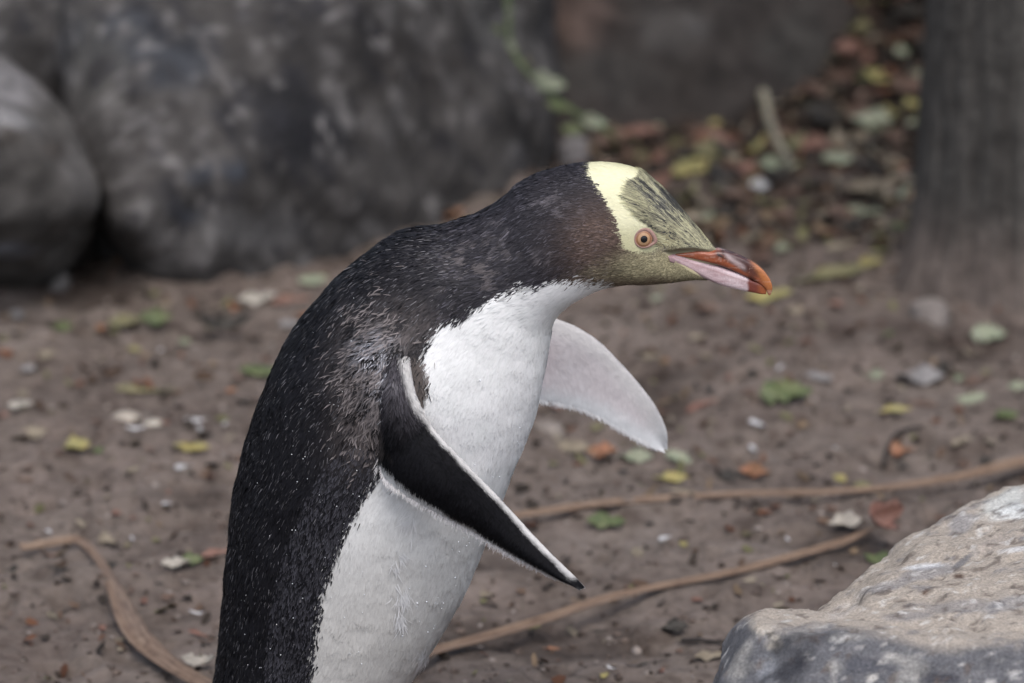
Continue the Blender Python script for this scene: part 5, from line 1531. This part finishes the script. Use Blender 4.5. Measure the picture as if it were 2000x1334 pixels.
# ------------------------------------------------------------ the plant between the rocks
vp = [W(985, -60, 5.98), W(992, 20, 5.97), W(1000, 95, 5.96), W(1030, 140, 5.95), W(1075, 185, 5.95), W(1130, 225, 5.95), W(1190, 262, 5.97)]
g0 = G(1200, 290)
vp = [np.array([vp[0][0] - .02, 6.02, vp[0][2] + .12])] + vp + [g0 + np.array([0, 0, -.005])]
plant = empty("trailing_plant", tuple(g0)); WORLD[plant.name] = tuple(g0)
tag(plant, "trailing plant with pale green leaves in the gap between grey and brown rocks", "plant")
P, F = tube_path(catmull(np.array(vp), 50), np.linspace(.0022, .0034, 50), 8)
mesh_obj("stem", P, F, flat_mat("green_stem", (.09, .12, .05), .6, .3, (50, .7, 1.3)), plant)
for (x, y, s_, an, cl) in ((1000, 22, 62, 75, 'palegreen'), (994, 92, 46, -60, 'palegreen'), (1062, 162, 100, -48, 'palegreen'), (1090, 205, 56, -30, 'green'), (1158, 238, 66, -35, 'palegreen'), (1035, 120, 50, 100, 'olive'), (975, 60, 44, 120, 'green'), (1120, 250, 50, -10, 'green')):
    c0 = W(x, y, 5.93); L = s_ * kpx(c0)
    me = leaf_mesh("plant_leaf", .46, .10, .15, .85, 0, seed=int(x)); me.materials.append(LM[cl])
    o = bpy.data.objects.new("leaf", me); COL.objects.link(o); o.parent = plant
    o.location = Vector(c0) - Vector(g0); o.scale = (L, L, L)
    o.rotation_mode = 'ZYX'
    o.rotation_euler = (math.radians(62), -math.radians(an), 0)

# ------------------------------------------------------------ crumbs of soil
rg = np.random.default_rng(77)
V, F, C_ = [], [], []
cnt = 0
nv_ = len(iv)
for k in range(3000):
    x = rg.uniform(-60, 2060); y = 430 + (1420 - 430) * rg.random() ** 0.9
    r_ = ray(x, y); t_ = HC / -r_[2]
    X, Y = r_[0] * t_, r_[1] * t_
    r = 0.0012 + 0.0035 * rg.random() ** 4 + (0.004 * rg.random() if rg.random() < .03 else 0)
    z = float(0)
    V.append(iv * (1 + .35 * rg.normal(0, 1, (nv_, 1))) * np.array([r, r, r * .65]) + np.array([X, Y, z])); F.append(if_ + cnt * nv_)
    q = rg.random()
    col = np.array([.11, .085, .072]) if q < .55 else (np.array([.045, .034, .028]) if q < .86 else (np.array([.22, .19, .17]) if q < .994 else np.array([.5, .5, .5])))
    C_.append(np.tile(col * rg.uniform(.7, 1.3), (nv_, 1))); cnt += 1
V = np.array(V); cen = V.mean(1)
V[..., 2] += (ground_h(cen[:, 0], cen[:, 1]) + 0.0006)[:, None]
o = mesh_obj("soil_crumbs", V.reshape(-1, 3), np.concatenate(F), attr_mat("soil_crumb", .9, .15), cols=np.concatenate(C_))
tag(o, "loose crumbs of soil and grit strewn over the earth", "soil", kind="stuff")

# ------------------------------------------------------------ rotted leaf fragments, too many to count
rg = np.random.default_rng(99)
pal = np.array([[.055, .034, .022], [.09, .058, .04], [.03, .023, .018], [.14, .10, .065], [.10, .045, .025], [.11, .105, .05], [.17, .145, .11], [.045, .035, .028]])
px_, py_ = [], []
while len(px_) < 5200:
    x, y = rg.uniform(-60, 2060), rg.uniform(-60, 1400)
    if y < 250: d_ = 1.0 if x > 1480 + (250 - y) * .55 else 0
    elif y < 480: d_ = 1.0 if x > 1100 else 0.25
    else: d_ = .34 * math.exp(-(y - 480) / 500)
    if rg.random() < d_: px_.append(x); py_.append(y)
V, F, C_ = [], [], []
for k, (x, y) in enumerate(zip(px_, py_)):
    p = G(x, y) if y > 300 else G(x, y)
    r = .0022 + .0085 * rg.random() ** 2.5
    if y < 500: r *= 1.5
    an = rg.uniform(0, 2 * math.pi); up_ = np.array([rg.normal(0, .45), rg.normal(0, .45), 1.0]); up_ /= np.linalg.norm(up_)
    e1 = np.cross(up_, [math.cos(an), math.sin(an), 0]); e1 /= np.linalg.norm(e1); e2 = np.cross(up_, e1)
    asp = rg.uniform(.3, .8); c0_ = p + np.array([0, 0, .0015 + r * .25])
    ring = [c0_ + (e1 * math.cos(q) + e2 * math.sin(q) * asp) * r * rg.uniform(.55, 1.15) + up_ * r * rg.uniform(-.15, .15) for q in np.linspace(0, 2 * math.pi, 7)[:-1]]
    V += [c0_ + up_ * r * rg.uniform(-.25, .25)] + ring
    F += [(k * 7, k * 7 + 1 + q, k * 7 + 1 + (q + 1) % 6) for q in range(6)]
    C_.append(np.tile(pal[rg.integers(len(pal))] * rg.uniform(.6, 1.3), (7, 1)))
o = mesh_obj("leaf_litter", np.array(V), np.array(F), attr_mat("rotted_leaf", .75, .2), cols=np.concatenate(C_), smooth=False)
tag(o, "rotted brown leaf fragments matted over the earth", "leaf litter", kind="stuff")
